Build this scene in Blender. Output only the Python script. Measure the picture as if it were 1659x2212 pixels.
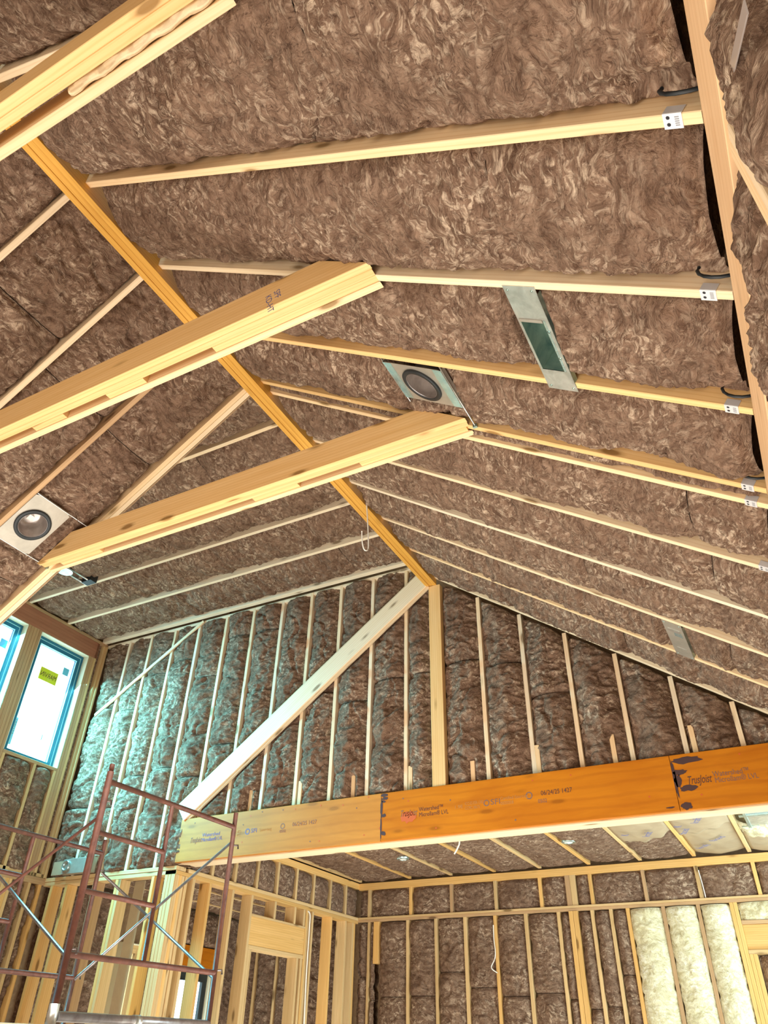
import bpy, math, random
import numpy as np
from mathutils import Matrix, Vector
random.seed(7)
for o in list(bpy.data.objects): bpy.data.objects.remove(o)
SC = bpy.context.scene
COL = SC.collection
H = 1.6                                     # eye height: layout heights are given from the eye and lifted by H

# ------------------------------------------------------------------ camera
cd = bpy.data.cameras.new('camera'); cam = bpy.data.objects.new('camera', cd); COL.objects.link(cam)
cd.sensor_fit = 'VERTICAL'; cd.sensor_height = 36.0; cd.lens = 1568.87 * 36.0 / 2212.0
R_, D_, F_ = (0.88436, 0.46639, 0.01949), (-0.26486, 0.53571, -0.80179), (-0.38439, 0.70391, 0.59729)
cam.matrix_world = Matrix(((R_[0], -D_[0], -F_[0], 0), (R_[1], -D_[1], -F_[1], 0), (R_[2], -D_[2], -F_[2], H), (0, 0, 0, 1)))
cd.clip_start = 0.02
SC.camera = cam

# ------------------------------------------------------------------ world, lights, exposure
w = bpy.data.worlds.new('sky'); SC.world = w; w.use_nodes = True
bg = w.node_tree.nodes['Background']; bg.inputs[0].default_value = (0.74, 0.94, 1.0, 1); bg.inputs[1].default_value = 5.0
SC.view_settings.view_transform = 'Standard'; SC.view_settings.look = 'None'
SC.view_settings.exposure = 0.22; SC.view_settings.gamma = 1.0; SC.view_settings.use_curve_mapping = False
def area(name, loc, size, power, col, target, spread=math.pi):
    l = bpy.data.lights.new(name, 'AREA'); l.shape = 'RECTANGLE'; l.size, l.size_y = size; l.energy = power; l.color = col; l.spread = spread
    o = bpy.data.objects.new(name, l); COL.objects.link(o)
    p = Vector((loc[0], loc[1], loc[2] + H)); t = Vector((target[0], target[1], target[2] + H))
    o.location = p; o.rotation_euler = (t - p).to_track_quat('-Z', 'Y').to_euler(); o['kind'] = 'helper'
    return o
area('fill_floor_bounce', (-2.6, 2.2, -1.3), (4.5, 5.0), 265, (1.0, 0.93, 0.86), (-2.7, 2.4, 4))  # added fill, stands in for light bouncing up off the floor
area('fill_rear', (-2.6, -2.3, -0.2), (4.5, 2.2), 105, (1.0, 0.93, 0.82), (-2.8, 4.0, 1.9))  # added fill from behind the camera, no real lamp there
area('fill_gable', (-3.0, 4.3, -1.3), (4.0, 1.6), 48, (1.0, 0.94, 0.84), (-3.0, 6.6, 3.0))  # added fill to brighten the gable batts, not a fixture
area('fill_lower_room', (-3.0, 8.2, -1.3), (3.5, 2.0), 40, (1.0, 0.95, 0.84), (-3.0, 8.2, 3))  # added fill that lifts the lower room ceiling, no lamp modelled
area('window_daylight_right', (-7.66, 5.43, 3.3), (0.72, 1.4), 95, (0.17, 0.78, 1.0), (-6.3, 6.2, 1.6), 1.9)
area('window_daylight_left', (-7.66, 4.45, 3.3), (0.72, 1.4), 190, (0.17, 0.78, 1.0), (-5.9, 6.0, 1.9), 1.9)
area('fill_side_room', (-6.6, 8.0, -1.3), (1.2, 2.2), 34, (1.0, 0.96, 0.86), (-6.6, 8.0, 2))  # added fill brightening the side room, no lamp of its own

# ------------------------------------------------------------------ materials
def nt(name):
    m = bpy.data.materials.new(name); m.use_nodes = True
    t = m.node_tree; b = t.nodes['Principled BSDF']
    return m, t, b
def ND(t, kind, **kw):
    n = t.nodes.new(kind)
    for k, v in kw.items(): setattr(n, k, v)
    return n
def ramp(t, src, stops, interp='LINEAR'):
    r = ND(t, 'ShaderNodeValToRGB'); r.color_ramp.interpolation = interp
    e = r.color_ramp.elements
    while len(e) > 1: e.remove(e[-1])
    e[0].position = stops[0][0]; e[0].color = (*stops[0][1], 1)
    for p, c in stops[1:]:
        x = e.new(p); x.color = (*c, 1)
    t.links.new(src, r.inputs[0]); return r
def objcoords(t, scale, jitter=37.0):
    tc = ND(t, 'ShaderNodeTexCoord'); oi = ND(t, 'ShaderNodeObjectInfo')
    m = ND(t, 'ShaderNodeMath', operation='MULTIPLY'); m.inputs[1].default_value = jitter; t.links.new(oi.outputs['Random'], m.inputs[0])
    add = ND(t, 'ShaderNodeVectorMath', operation='ADD'); t.links.new(tc.outputs['Object'], add.inputs[0]); t.links.new(m.outputs[0], add.inputs[1])
    mp = ND(t, 'ShaderNodeVectorMath', operation='MULTIPLY'); mp.inputs[1].default_value = scale; t.links.new(add.outputs[0], mp.inputs[0])
    return mp.outputs[0], add.outputs[0], oi
def noise(t, vec, scale, detail=4, rough=0.55, dist=0.0):
    n = ND(t, 'ShaderNodeTexNoise'); n.inputs['Scale'].default_value = scale; n.inputs['Detail'].default_value = detail
    n.inputs['Roughness'].default_value = rough; n.inputs['Distortion'].default_value = dist; t.links.new(vec, n.inputs['Vector']); return n
def mix(t, fac, a, b, mode='MIX'):
    m = ND(t, 'ShaderNodeMix', data_type='RGBA', blend_type=mode)
    for inp, v in ((m.inputs[0], fac), (m.inputs[6], a), (m.inputs[7], b)):
        if isinstance(v, (int, float)): inp.default_value = v
        elif isinstance(v, tuple): inp.default_value = (*v, 1)
        else: t.links.new(v, inp)
    return m.outputs[2]
def wood(name, a, b, dark, knots=1.0, rough=0.62, vary=0.08, grain=1.0):
    m, t, bs = nt(name)
    v, raw, oi = objcoords(t, (1.3, 26 * grain, 26 * grain))
    n1 = noise(t, v, 1.0, 5, 0.6, 0.6)
    c = ramp(t, n1.outputs['Fac'], [(0.3, a), (0.7, b)]).outputs[0]
    vr, _, _ = objcoords(t, (0.9, 9 * grain, 9 * grain))
    wv = ND(t, 'ShaderNodeTexWave', wave_type='RINGS', rings_direction='X'); wv.inputs['Scale'].default_value = 2.2; wv.inputs['Distortion'].default_value = 3.5
    wv.inputs['Detail'].default_value = 3; t.links.new(vr, wv.inputs['Vector'])
    rr = ramp(t, wv.outputs['Fac'], [(0.0, (0.25,) * 3), (0.35, (0,) * 3)])
    c = mix(t, rr.outputs[0], c, dark)
    vk, _, _ = objcoords(t, (2.2, 7.5, 7.5))
    vo = ND(t, 'ShaderNodeTexVoronoi'); vo.inputs['Scale'].default_value = 1.0; t.links.new(vk, vo.inputs['Vector'])
    kk = ramp(t, vo.outputs['Distance'], [(0.09, (0.85 * knots,) * 3), (0.14, (0.28 * knots,) * 3), (0.20, (0,) * 3)])
    c = mix(t, kk.outputs[0], c, tuple(x * 0.42 for x in dark))
    # board-to-board tone
    hv = ND(t, 'ShaderNodeMapRange'); hv.inputs[3].default_value = 1 - vary; hv.inputs[4].default_value = 1 + vary * 0.6
    t.links.new(oi.outputs['Random'], hv.inputs[0])
    hs = ND(t, 'ShaderNodeHueSaturation'); t.links.new(hv.outputs[0], hs.inputs['Value']); t.links.new(c, hs.inputs['Color'])
    t.links.new(hs.outputs[0], bs.inputs['Base Color'])
    bs.inputs['Roughness'].default_value = rough; bs.inputs['Specular IOR Level'].default_value = 0.25
    bp = ND(t, 'ShaderNodeBump'); bp.inputs['Strength'].default_value = 0.25; bp.inputs['Distance'].default_value = 0.003
    t.links.new(n1.outputs['Fac'], bp.inputs['Height']); t.links.new(bp.outputs[0], bs.inputs['Normal'])
    return m
PINE = wood('pine', (0.86, 0.66, 0.41), (0.94, 0.77, 0.53), (0.66, 0.40, 0.16))
PINEG = wood('pine_golden', (0.85, 0.60, 0.33), (0.93, 0.70, 0.42), (0.64, 0.36, 0.11))
PINEO = wood('pine_orange', (0.80, 0.50, 0.20), (0.88, 0.60, 0.28), (0.60, 0.30, 0.07))
PINEP = wood('pine_pale', (0.86, 0.72, 0.50), (0.92, 0.80, 0.60), (0.62, 0.42, 0.22), knots=1.0)
PINEA = wood('pine_aged', (0.62, 0.42, 0.19), (0.76, 0.55, 0.28), (0.46, 0.26, 0.09), knots=1.0, vary=0.14)
PINEB = wood('pine_aged_golden', (0.72, 0.42, 0.13), (0.84, 0.53, 0.20), (0.50, 0.24, 0.06), knots=1.0, vary=0.14)
PINED = wood('pine_weathered', (0.46, 0.29, 0.15), (0.58, 0.38, 0.20), (0.32, 0.17, 0.08))
LVLO = wood('lvl_orange', (0.52, 0.150, 0.005), (0.66, 0.225, 0.010), (0.36, 0.08, 0.005), knots=0.5, rough=0.42, vary=0.02, grain=0.28)
LVL_LIT = wood('lvl_lit', (0.52, 0.19, 0.022), (0.64, 0.26, 0.04), (0.36, 0.11, 0.015), knots=0.5, rough=0.5, vary=0.02, grain=0.28)  # same beam as the orange lengths; light on this end put into its colour
LVLR = wood('lvl_ridge', (0.66, 0.33, 0.055), (0.80, 0.45, 0.09), (0.45, 0.18, 0.02), knots=0.3, rough=0.5, vary=0.02)
PLY = wood('plywood_tan', (0.74, 0.46, 0.24), (0.83, 0.56, 0.32), (0.60, 0.33, 0.15), knots=0.3, vary=0.03, grain=0.5)
HDR = wood('header_red_brown', (0.36, 0.15, 0.085), (0.45, 0.20, 0.115), (0.25, 0.09, 0.05), knots=0.3, vary=0.03, grain=0.5)
def fluff(name, cols, dark, light, bump=0.9, lightamt=1.0):
    m, t, bs = nt(name)
    v, raw, oi = objcoords(t, (1, 1, 1))
    def warp(src, sc_, amt, seed):
        wn = noise(t, src, sc_, 3, 0.55)
        sub = ND(t, 'ShaderNodeVectorMath', operation='SUBTRACT'); sub.inputs[1].default_value = (0.5, 0.5, 0.5); t.links.new(wn.outputs['Color'], sub.inputs[0])
        sc = ND(t, 'ShaderNodeVectorMath', operation='SCALE'); sc.inputs['Scale'].default_value = amt; t.links.new(sub.outputs[0], sc.inputs[0])
        wp = ND(t, 'ShaderNodeVectorMath', operation='ADD'); t.links.new(src, wp.inputs[0]); t.links.new(sc.outputs[0], wp.inputs[1]); return wp.outputs[0]
    wp = warp(raw, 4.0, 0.22, 0)
    def mul(src, v3):
        q = ND(t, 'ShaderNodeVectorMath', operation='MULTIPLY'); q.inputs[1].default_value = v3; t.links.new(src, q.inputs[0]); return q.outputs[0]
    n1 = noise(t, mul(wp, (26, 11, 16)), 1.0, 6, 0.60, 0.5)      # clumps
    n2 = noise(t, mul(wp, (130, 26, 60)), 1.0, 4, 0.65, 0.8)     # strands across the batt
    n4 = noise(t, mul(wp, (34, 95, 60)), 1.0, 4, 0.65, 0.8)      # strands the other way
    n3 = noise(t, raw, 3.0, 4, 0.6)
    n5 = noise(t, raw, 6.5, 2, 0.5)
    sw = ramp(t, n5.outputs['Fac'], [(0.47, (0,) * 3), (0.56, (1,) * 3)]).outputs[0]
    st = mix(t, sw, n2.outputs['Fac'], n4.outputs['Fac'])
    c = ramp(t, n1.outputs['Fac'], [(0.32, cols[0]), (0.5, cols[1]), (0.68, cols[2])]).outputs[0]
    c = mix(t, ramp(t, st, [(0.32, (0.8,) * 3), (0.47, (0,) * 3)]).outputs[0], c, dark)
    n8 = noise(t, mul(wp, (17, 7, 12)), 1.0, 5, 0.65, 1.2)        # crease shade, painted as dark lines into the colour
    ab = ND(t, 'ShaderNodeMath', operation='SUBTRACT'); ab.inputs[1].default_value = 0.5; t.links.new(n8.outputs['Fac'], ab.inputs[0])
    aa = ND(t, 'ShaderNodeMath', operation='ABSOLUTE'); t.links.new(ab.outputs[0], aa.inputs[0])
    cre = ramp(t, aa.outputs[0], [(0.0, (0.75,) * 3), (0.016, (0.25,) * 3), (0.035, (0,) * 3)]).outputs[0]
    c = mix(t, mix(t, 1.0, cre, ramp(t, n5.outputs['Fac'], [(0.42, (1,) * 3), (0.6, (0.1,) * 3)]).outputs[0], 'MULTIPLY'), c, dark)
    n6 = noise(t, mul(wp, (38, 20, 30)), 1.0, 3, 0.55, 0.6)      # pale tufts
    tuft = ramp(t, n6.outputs['Fac'], [(0.50, (0,) * 3), (0.64, (1,) * 3)]).outputs[0]
    stl = ramp(t, st, [(0.36, (0.2,) * 3), (0.56, (1,) * 3)]).outputs[0]
    zone = ramp(t, n3.outputs['Fac'], [(0.40, (0.12,) * 3), (0.60, (0.95 * lightamt,) * 3)]).outputs[0]
    lf = mix(t, 1.0, mix(t, 1.0, tuft, stl, 'MULTIPLY'), zone, 'MULTIPLY')
    c = mix(t, lf, c, light)
    n7 = noise(t, mul(wp, (150, 18, 70)), 1.0, 2, 0.5, 1.5)      # single pale fibres
    fib = ramp(t, n7.outputs['Fac'], [(0.62, (0,) * 3), (0.69, (0.5 * lightamt,) * 3)]).outputs[0]
    c = mix(t, mix(t, 1.0, fib, zone, 'MULTIPLY'), c, light)
    t.links.new(c, bs.inputs['Base Color']); bs.inputs['Roughness'].default_value = 0.95; bs.inputs['Specular IOR Level'].default_value = 0.08
    ad = ND(t, 'ShaderNodeMath', operation='ADD'); t.links.new(n1.outputs['Fac'], ad.inputs[0]); t.links.new(st, ad.inputs[1])
    bp = ND(t, 'ShaderNodeBump'); bp.inputs['Strength'].default_value = bump; bp.inputs['Distance'].default_value = 0.020
    t.links.new(ad.outputs[0], bp.inputs['Height']); t.links.new(bp.outputs[0], bs.inputs['Normal'])
    return m
WOOL = fluff('brown_glass_wool', [(0.14, 0.08, 0.051), (0.235, 0.145, 0.096), (0.33, 0.215, 0.145)], (0.072, 0.038, 0.025), (0.64, 0.49, 0.35), bump=0.75)
WOOLW = fluff('cream_glass_wool', [(0.52, 0.46, 0.26), (0.74, 0.70, 0.46), (0.88, 0.86, 0.66)], (0.45, 0.38, 0.20), (0.92, 0.92, 0.80), bump=0.5)
def flat(name, col, rough=0.6, metal=0.0, emis=None, nz=None, spec=0.5):
    m, t, bs = nt(name)
    bs.inputs['Base Color'].default_value = (*col, 1); bs.inputs['Roughness'].default_value = rough; bs.inputs['Metallic'].default_value = metal
    bs.inputs['Specular IOR Level'].default_value = spec
    if nz:
        v, raw, oi = objcoords(t, (1, 1, 1)); n = noise(t, raw, nz[0], 5, 0.6, 0.5)
        c = ramp(t, n.outputs['Fac'], [(0.35, nz[1]), (0.65, col)]); t.links.new(c.outputs[0], bs.inputs['Base Color'])
        bp = ND(t, 'ShaderNodeBump'); bp.inputs['Strength'].default_value = 0.3; bp.inputs['Distance'].default_value = 0.002
        t.links.new(n.outputs['Fac'], bp.inputs['Height']); t.links.new(bp.outputs[0], bs.inputs['Normal'])
    return m
STEEL = flat('galvanised_steel', (0.78, 0.80, 0.76), 0.35, 0.85, nz=(14, (0.55, 0.57, 0.53)))
STEELD = flat('duct_inside_steel', (0.48, 0.60, 0.50), 0.28, 0.75, nz=(9, (0.20, 0.32, 0.30)))
STEELP = flat('grey_pan_steel', (0.44, 0.40, 0.33), 0.45, 0.5, nz=(10, (0.36, 0.33, 0.27)))
FOIL = flat('foil_tape', (0.62, 0.80, 0.80), 0.22, 0.8, nz=(22, (0.42, 0.62, 0.64)))
CLIP = flat('zinc_clip', (0.80, 0.82, 0.84), 0.4, 0.5)
BLACKM = flat('hole_black', (0.02, 0.02, 0.025), 0.8)
CLIPD = flat('clip_print', (0.30, 0.30, 0.32), 0.7)
RUST = flat('red_oxide_paint', (0.20, 0.078, 0.052), 0.45, 0.1, nz=(16, (0.12, 0.048, 0.036)))
TUBE = flat('bright_tube_steel', (0.42, 0.40, 0.40), 0.3, 0.7, nz=(12, (0.26, 0.22, 0.21)))
BLACK = flat('black_rubber', (0.012, 0.016, 0.018), 0.5)
CANM = flat('can_reflector', (0.62, 0.56, 0.52), 0.3, 0.7, nz=(7, (0.36, 0.31, 0.28)))
WHITEC = flat('white_cable', (0.90, 0.88, 0.80), 0.5)
KRAFT = flat('kraft_paper', (0.44, 0.34, 0.21), 0.75, nz=(5, (0.38, 0.29, 0.18)))
INKB = flat('blue_print', (0.13, 0.14, 0.30), 0.8)
INKD = flat('black_print', (0.10, 0.045, 0.03), 0.8)
INKP = flat('purple_grey_print', (0.24, 0.13, 0.09), 0.8)
INKF = flat('faded_print', (0.52, 0.24, 0.06), 0.8)
STAIN = flat('glue_drip', (0.07, 0.03, 0.028), 0.6)
STAINR = flat('red_stamp', (0.62, 0.12, 0.02), 0.6)
TEAL = flat('flare_tinted_frame', (0.004, 0.13, 0.24), 0.4)  # teal flare round the bright windows painted into a dark frame
TEALL = flat('frame_gasket', (0.35, 0.68, 0.75), 0.5)
REVEAL = flat('pale_reveal', (0.80, 0.78, 0.58), 0.6)
STICKY = flat('yellow_sticker', (0.85, 0.80, 0.02), 0.5)
STICKB = flat('blue_sticker', (0.18, 0.58, 0.78), 0.5)
GREENF = flat('green_foam', (0.45, 0.62, 0.42), 0.8, nz=(40, (0.25, 0.35, 0.22)))
DECK = flat('osb_sheathing', (0.42, 0.28, 0.15), 0.8, nz=(18, (0.30, 0.19, 0.10)))
FLOORM = flat('plywood_subfloor', (0.55, 0.42, 0.27), 0.75, nz=(3, (0.46, 0.34, 0.21)))
POLY = flat('plastic_sheet', (0.42, 0.36, 0.32), 0.12)
FOAM = flat('cream_spray_foam', (0.85, 0.78, 0.52), 0.8, nz=(30, (0.72, 0.62, 0.38)))
def glass():
    m, t, bs = nt('window_glass'); t.nodes.remove(bs)
    tr = ND(t, 'ShaderNodeBsdfTransparent'); gl = ND(t, 'ShaderNodeBsdfGlossy'); gl.inputs['Roughness'].default_value = 0.02
    mx = ND(t, 'ShaderNodeMixShader'); mx.inputs[0].default_value = 0.06
    t.links.new(tr.outputs[0], mx.inputs[1]); t.links.new(gl.outputs[0], mx.inputs[2]); t.links.new(mx.outputs[0], t.nodes['Material Output'].inputs[0])
    tr.inputs[0].default_value = (0.93, 0.99, 1.0, 1); return m
GLASS = glass()

# ------------------------------------------------------------------ mesh helpers
def V(x, y, z): return Vector((x, y, z))
def link(name, me, mat, parent=None, M=None):
    o = bpy.data.objects.new(name, me); COL.objects.link(o)
    if mat and not me.materials: me.materials.append(mat)
    if M is not None: o.matrix_world = Matrix.Translation((0, 0, H)) @ M
    else: o.location = (0, 0, H)
    if parent is not None:
        o.parent = parent; o.matrix_parent_inverse = PW[parent.name].inverted()
    PW[o.name] = (Matrix.Translation((0, 0, H)) @ M) if M is not None else Matrix.Translation((0, 0, H))
    return o
PW = {}
def empty(name, loc, label, cat=None, kind=None, group=None):
    o = bpy.data.objects.new(name, None); COL.objects.link(o); o.location = (loc[0], loc[1], loc[2] + H)
    o.empty_display_size = 0.1
    PW[o.name] = Matrix.Translation((loc[0], loc[1], loc[2] + H))
    o['label'] = label
    if cat: o['category'] = cat
    if kind: o['kind'] = kind
    if group: o['group'] = group
    return o
def tag(o, label, cat, group=None, kind=None):
    o['label'] = label
    if cat: o['category'] = cat
    if group: o['group'] = group
    if kind: o['kind'] = kind
    return o
def mesh(name, vs, fs):
    me = bpy.data.meshes.new(name); me.from_pydata([tuple(v) for v in vs], [], fs); me.update(); return me
def frame(o, ex, ez):
    ex = ex.normalized(); ey = ez.cross(ex).normalized(); ez = ex.cross(ey)
    return Matrix(((ex.x, ey.x, ez.x, o.x), (ex.y, ey.y, ez.y, o.y), (ex.z, ey.z, ez.z, o.z), (0, 0, 0, 1)))
def board(name, parent, p0, p1, up, w, d, mat, k0=0.0, k1=0.0, ch=0.0025, z0=0.0):
    """a plank from p0 to p1: p0/p1 lie in the middle of its lower face, up points to its depth"""
    p0, p1 = Vector(p0), Vector(p1); L = (p1 - p0).length
    M = frame(p0, p1 - p0, Vector(up)); h = w / 2; c = min(ch, w * 0.2, d * 0.2)
    ring = [(-h + c, z0), (h - c, z0), (h, z0 + c), (h, z0 + d - c), (h - c, z0 + d), (-h + c, z0 + d), (-h, z0 + d - c), (-h, z0 + c)]
    vs = [(k0 * z, y, z) for y, z in ring] + [(L + k1 * z, y, z) for y, z in ring]
    fs = [(i, (i + 1) % 8, (i + 1) % 8 + 8, i + 8) for i in range(8)] + [tuple(range(7, -1, -1)), tuple(range(8, 16))]
    fs = [f[::-1] for f in fs]
    me = mesh(name, vs, fs)
    o = link(name, me, mat, parent, M)
    return o
def bx(name, parent, x0, x1, y0, y1, z0, z1, mat, ax=None):
    """an axis-aligned piece, grain along its longest side"""
    d = (x1 - x0, y1 - y0, z1 - z0); ax = ax if ax is not None else max(range(3), key=lambda i: d[i])
    if ax == 0: return board(name, parent, (x0, (y0 + y1) / 2, z0), (x1, (y0 + y1) / 2, z0), (0, 0, 1), d[1], d[2], mat)
    if ax == 1: return board(name, parent, ((x0 + x1) / 2, y0, z0), ((x0 + x1) / 2, y1, z0), (0, 0, 1), d[0], d[2], mat)
    return board(name, parent, ((x0 + x1) / 2, y0, z0), ((x0 + x1) / 2, y0, z1), (0, 1, 0), d[0], d[1], mat)
def prism(name, parent, pts, ext, mat):
    pts = [Vector(p) for p in pts]; ext = Vector(ext); n = len(pts)
    c = sum(pts, Vector()) / n
    vs = [p - c for p in pts] + [p - c + ext for p in pts]
    fs = [tuple(range(n)), tuple(range(2 * n - 1, n - 1, -1))] + [(i, i + n, (i + 1) % n + n, (i + 1) % n) for i in range(n)]
    me = mesh(name, vs, fs); import bmesh
    b = bmesh.new(); b.from_mesh(me); bmesh.ops.recalc_face_normals(b, faces=b.faces); b.to_mesh(me); b.free()
    return link(name, me, mat, parent, Matrix.Translation(c))
def tube(name, parent, pts, r, mat, n=10, caps=True):
    pts = [Vector(p) for p in pts]; o0 = pts[0]; vs, fs = [], []
    for i, p in enumerate(pts):
        a = pts[max(i - 1, 0)]; b = pts[min(i + 1, len(pts) - 1)]; d = (b - a).normalized()
        s = Vector((0, 0, 1)) if abs(d.z) < 0.9 else Vector((0, 1, 0)); u = d.cross(s).normalized(); v = d.cross(u)
        for k in range(n):
            an = 2 * math.pi * k / n; vs.append(p - o0 + (u * math.cos(an) + v * math.sin(an)) * r)
    for i in range(len(pts) - 1):
        for k in range(n): fs.append((i * n + k, i * n + (k + 1) % n, (i + 1) * n + (k + 1) % n, (i + 1) * n + k))
    if caps: fs += [tuple(range(n)), tuple((len(pts) - 1) * n + k for k in range(n - 1, -1, -1))]
    me = mesh(name, vs, fs)
    for f in me.polygons: f.use_smooth = len(f.vertices) == 4
    return link(name, me, mat, parent, Matrix.Translation(o0))
def text(name, parent, s, org, xd, yd, size, mat, width=None, shear=0.0):
    c = bpy.data.curves.new(name, 'FONT'); c.body = s; c.size = size; c.extrude = 0.0004; c.shear = shear; c.resolution_u = 3
    t = bpy.data.objects.new('tmp', c); me = bpy.data.meshes.new_from_object(t); bpy.data.objects.remove(t); bpy.data.curves.remove(c)
    n = len(me.vertices); co = np.empty(n * 3, 'f'); me.vertices.foreach_get('co', co); co = co.reshape(-1, 3)
    if width: co[:, 0] *= width / max(co[:, 0].max(), 1e-4)
    me.vertices.foreach_set('co', co.ravel()); me.update()
    xd = Vector(xd).normalized(); yd = Vector(yd).normalized(); zd = xd.cross(yd)
    M = Matrix(((xd.x, yd.x, zd.x, org[0]), (xd.y, yd.y, zd.y, org[1]), (xd.z, yd.z, zd.z, org[2]), (0, 0, 0, 1)))
    return link(name, me, mat, parent, M)
# value noise on the plane
def _hash(ix, iy, seed):
    h = (ix.astype(np.int64) * 374761393 + iy.astype(np.int64) * 668265263 + seed * 1442695041) & 0xffffffff
    h = ((h ^ (h >> 13)) * 1274126177) & 0xffffffff
    return ((h ^ (h >> 16)) & 0xffff) / 65535.0
def vnoise(x, y, seed):
    ix, iy = np.floor(x), np.floor(y); fx, fy = x - ix, y - iy
    fx = fx * fx * fx * (fx * (fx * 6 - 15) + 10); fy = fy * fy * fy * (fy * (fy * 6 - 15) + 10)
    a = _hash(ix, iy, seed); b = _hash(ix + 1, iy, seed); c = _hash(ix, iy + 1, seed); d = _hash(ix + 1, iy + 1, seed)
    return (a + (b - a) * fx + (c - a) * fy + (a - b - c + d) * fx * fy) * 2 - 1
def fbm(x, y, seed, octv=3):
    s = 0; a = 1.0; t = 0
    for i in range(octv):
        s = s + a * vnoise(x, y, seed + i * 17); t += a; x = x * 2.03 + 5.1; y = y * 2.03 + 1.7; a *= 0.5
    return s / t
NB = [0]
CLEAR = {}       # parent name -> list of functions (world x, y, z) -> largest height allowed (or inf)
def cl_box(x0, x1, y0, y1, h, k=2.2):
    def f(x, y, z):
        d = np.maximum(np.maximum(x0 - x, x - x1), np.maximum(y0 - y, y - y1))
        return np.where(d <= 0, h, h + np.maximum(d, 0) * k)
    return f
def cl_seg(ax, az, bx_, bz, r, h):
    def f(x, y, z):
        L2 = (bx_ - ax) ** 2 + (bz - az) ** 2; t = np.clip(((x - ax) * (bx_ - ax) + (z - az) * (bz - az)) / L2, 0, 1)
        d = np.hypot(x - ax - t * (bx_ - ax), z - az - t * (bz - az)) - r
        return np.where(d <= 0, h, h + np.maximum(d, 0) * 1.5)
    return f
def batt(parent, O, U, Vd, W, L0, L1=None, B0=0.0, B1=0.0, res=0.013, edge=0.075, bulge=0.07, rough=1.0, mat=None, name='insulation_batt', skirt=0.10, wob=0.012, endgap=0.03):
    """one glass-wool batt filling a bay: O corner, U across, Vd along (unit), U x Vd points into the room or is flipped to do so by the caller through order.
    Its face starts from the stud plane; edge is how far its border sits back, bulge how far the middle comes forward of the border."""
    NB[0] += 1; sd = NB[0] * 101 + 3
    O = Vector(O); U = Vector(U).normalized(); Vd = Vector(Vd).normalized(); N = U.cross(Vd).normalized()
    L1 = L0 if L1 is None else L1
    Lm = max(L0 - B0, L1 - B1, 0.05)
    nu = max(6, int(W / res)); nv = max(6, int(Lm / res))
    s = np.linspace(0, 1, nu + 1); q = np.linspace(0, 1, nv + 1)
    S, Q = np.meshgrid(s, q, indexing='ij')
    bot = B0 + (B1 - B0) * S; top = L0 + (L1 - L0) * S
    X = S * W; Y = bot + (top - bot) * Q
    wx = X + 0.035 * fbm(X * 9, Y * 9, sd + 1, 2); wy = Y + 0.035 * fbm(X * 9, Y * 9, sd + 2, 2)
    de = np.minimum(np.minimum(X, W - X), np.minimum(Y - bot, top - Y)); de = np.maximum(de, 0)
    dx_ = np.minimum(X, W - X); dy_ = np.maximum(np.minimum(Y - bot, top - Y), 0)
    jit = 0.012 * fbm(X * 22, Y * 22, sd + 3, 2)
    dew = np.maximum(de + jit * (de > 1e-6), 0); ex_ = np.maximum(dx_ + jit * (dx_ > 1e-6), 0); ey_ = np.maximum(dy_ + jit * (dy_ > 1e-6), 0)
    prof = 1 - np.exp(-ex_ / 0.045)
    h = -edge + bulge * prof + 0.45 * bulge * (np.clip(dx_ / (W / 2), 0, 1) ** 0.7)
    h = h - endgap * np.exp(-ey_ / 0.012) - 0.012 * np.exp(-ey_ / 0.05)
    amp = np.clip(dew / 0.03, 0, 1) * rough
    big = fbm(wx * 3.1, wy * 4.4, sd + 5, 3)
    rid = 1 - np.abs(fbm(wx * 8.5, wy * 15.0, sd + 7, 3)) * 2.6
    fin = fbm(wx * 24, wy * 46, sd + 11, 2)
    crk = np.clip(0.10 - np.abs(fbm(wx * 2.6 + 9, wy * 2.2, sd + 13, 2)), 0, 0.1) / 0.1
    h = h + amp * (0.036 * big + 0.013 * rid + 0.0095 * fin - 0.028 * crk ** 2)
    for fcl in CLEAR.get(parent.name, []):
        Wp = np.array(O)[:, None, None] + np.array(U)[:, None, None] * X + np.array(Vd)[:, None, None] * Y
        h = np.minimum(h, fcl(Wp[0], Wp[1], Wp[2]))
    # ragged outline
    X = X + wob * fbm(Y * 14, X * 0 + 3.3, sd + 21, 3) * np.where(S == 0, 1, np.where(S == 1, 1, 0.4)) * 1.0
    P = np.stack([Y, X, h], -1)
    # add skirt ring
    def ring(a):
        return np.concatenate([a[0, :], a[1:, -1], a[-1, -2::-1], a[-2:0:-1, 0]])
    idx = np.arange((nu + 1) * (nv + 1)).reshape(nu + 1, nv + 1); rg = ring(idx)
    verts = P.reshape(-1, 3); sk = verts[rg].copy(); sk[:, 2] -= skirt
    verts = np.concatenate([verts, sk]).astype('f')
    a = idx[:-1, :-1].ravel(); b = idx[1:, :-1].ravel(); c = idx[1:, 1:].ravel(); d = idx[:-1, 1:].ravel()
    quads = np.stack([a, d, c, b], -1)          # local basis is (V, U, ?) so wind accordingly
    nr = len(rg); base = (nu + 1) * (nv + 1); k = np.arange(nr)
    sq = np.stack([rg, rg[(k + 1) % nr], base + (k + 1) % nr, base + k], -1)
    quads = np.concatenate([quads, sq])
    # local axes: x = Vd, y = U, z = N ; (Vd, U, N) is left-handed, so mirror y
    verts[:, 1] *= -1
    quads = quads[:, ::-1]
    me = bpy.data.meshes.new(name)
    me.vertices.add(len(verts)); me.vertices.foreach_set('co', verts.ravel())
    me.loops.add(quads.size); me.loops.foreach_set('vertex_index', quads.ravel().astype('i'))
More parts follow.
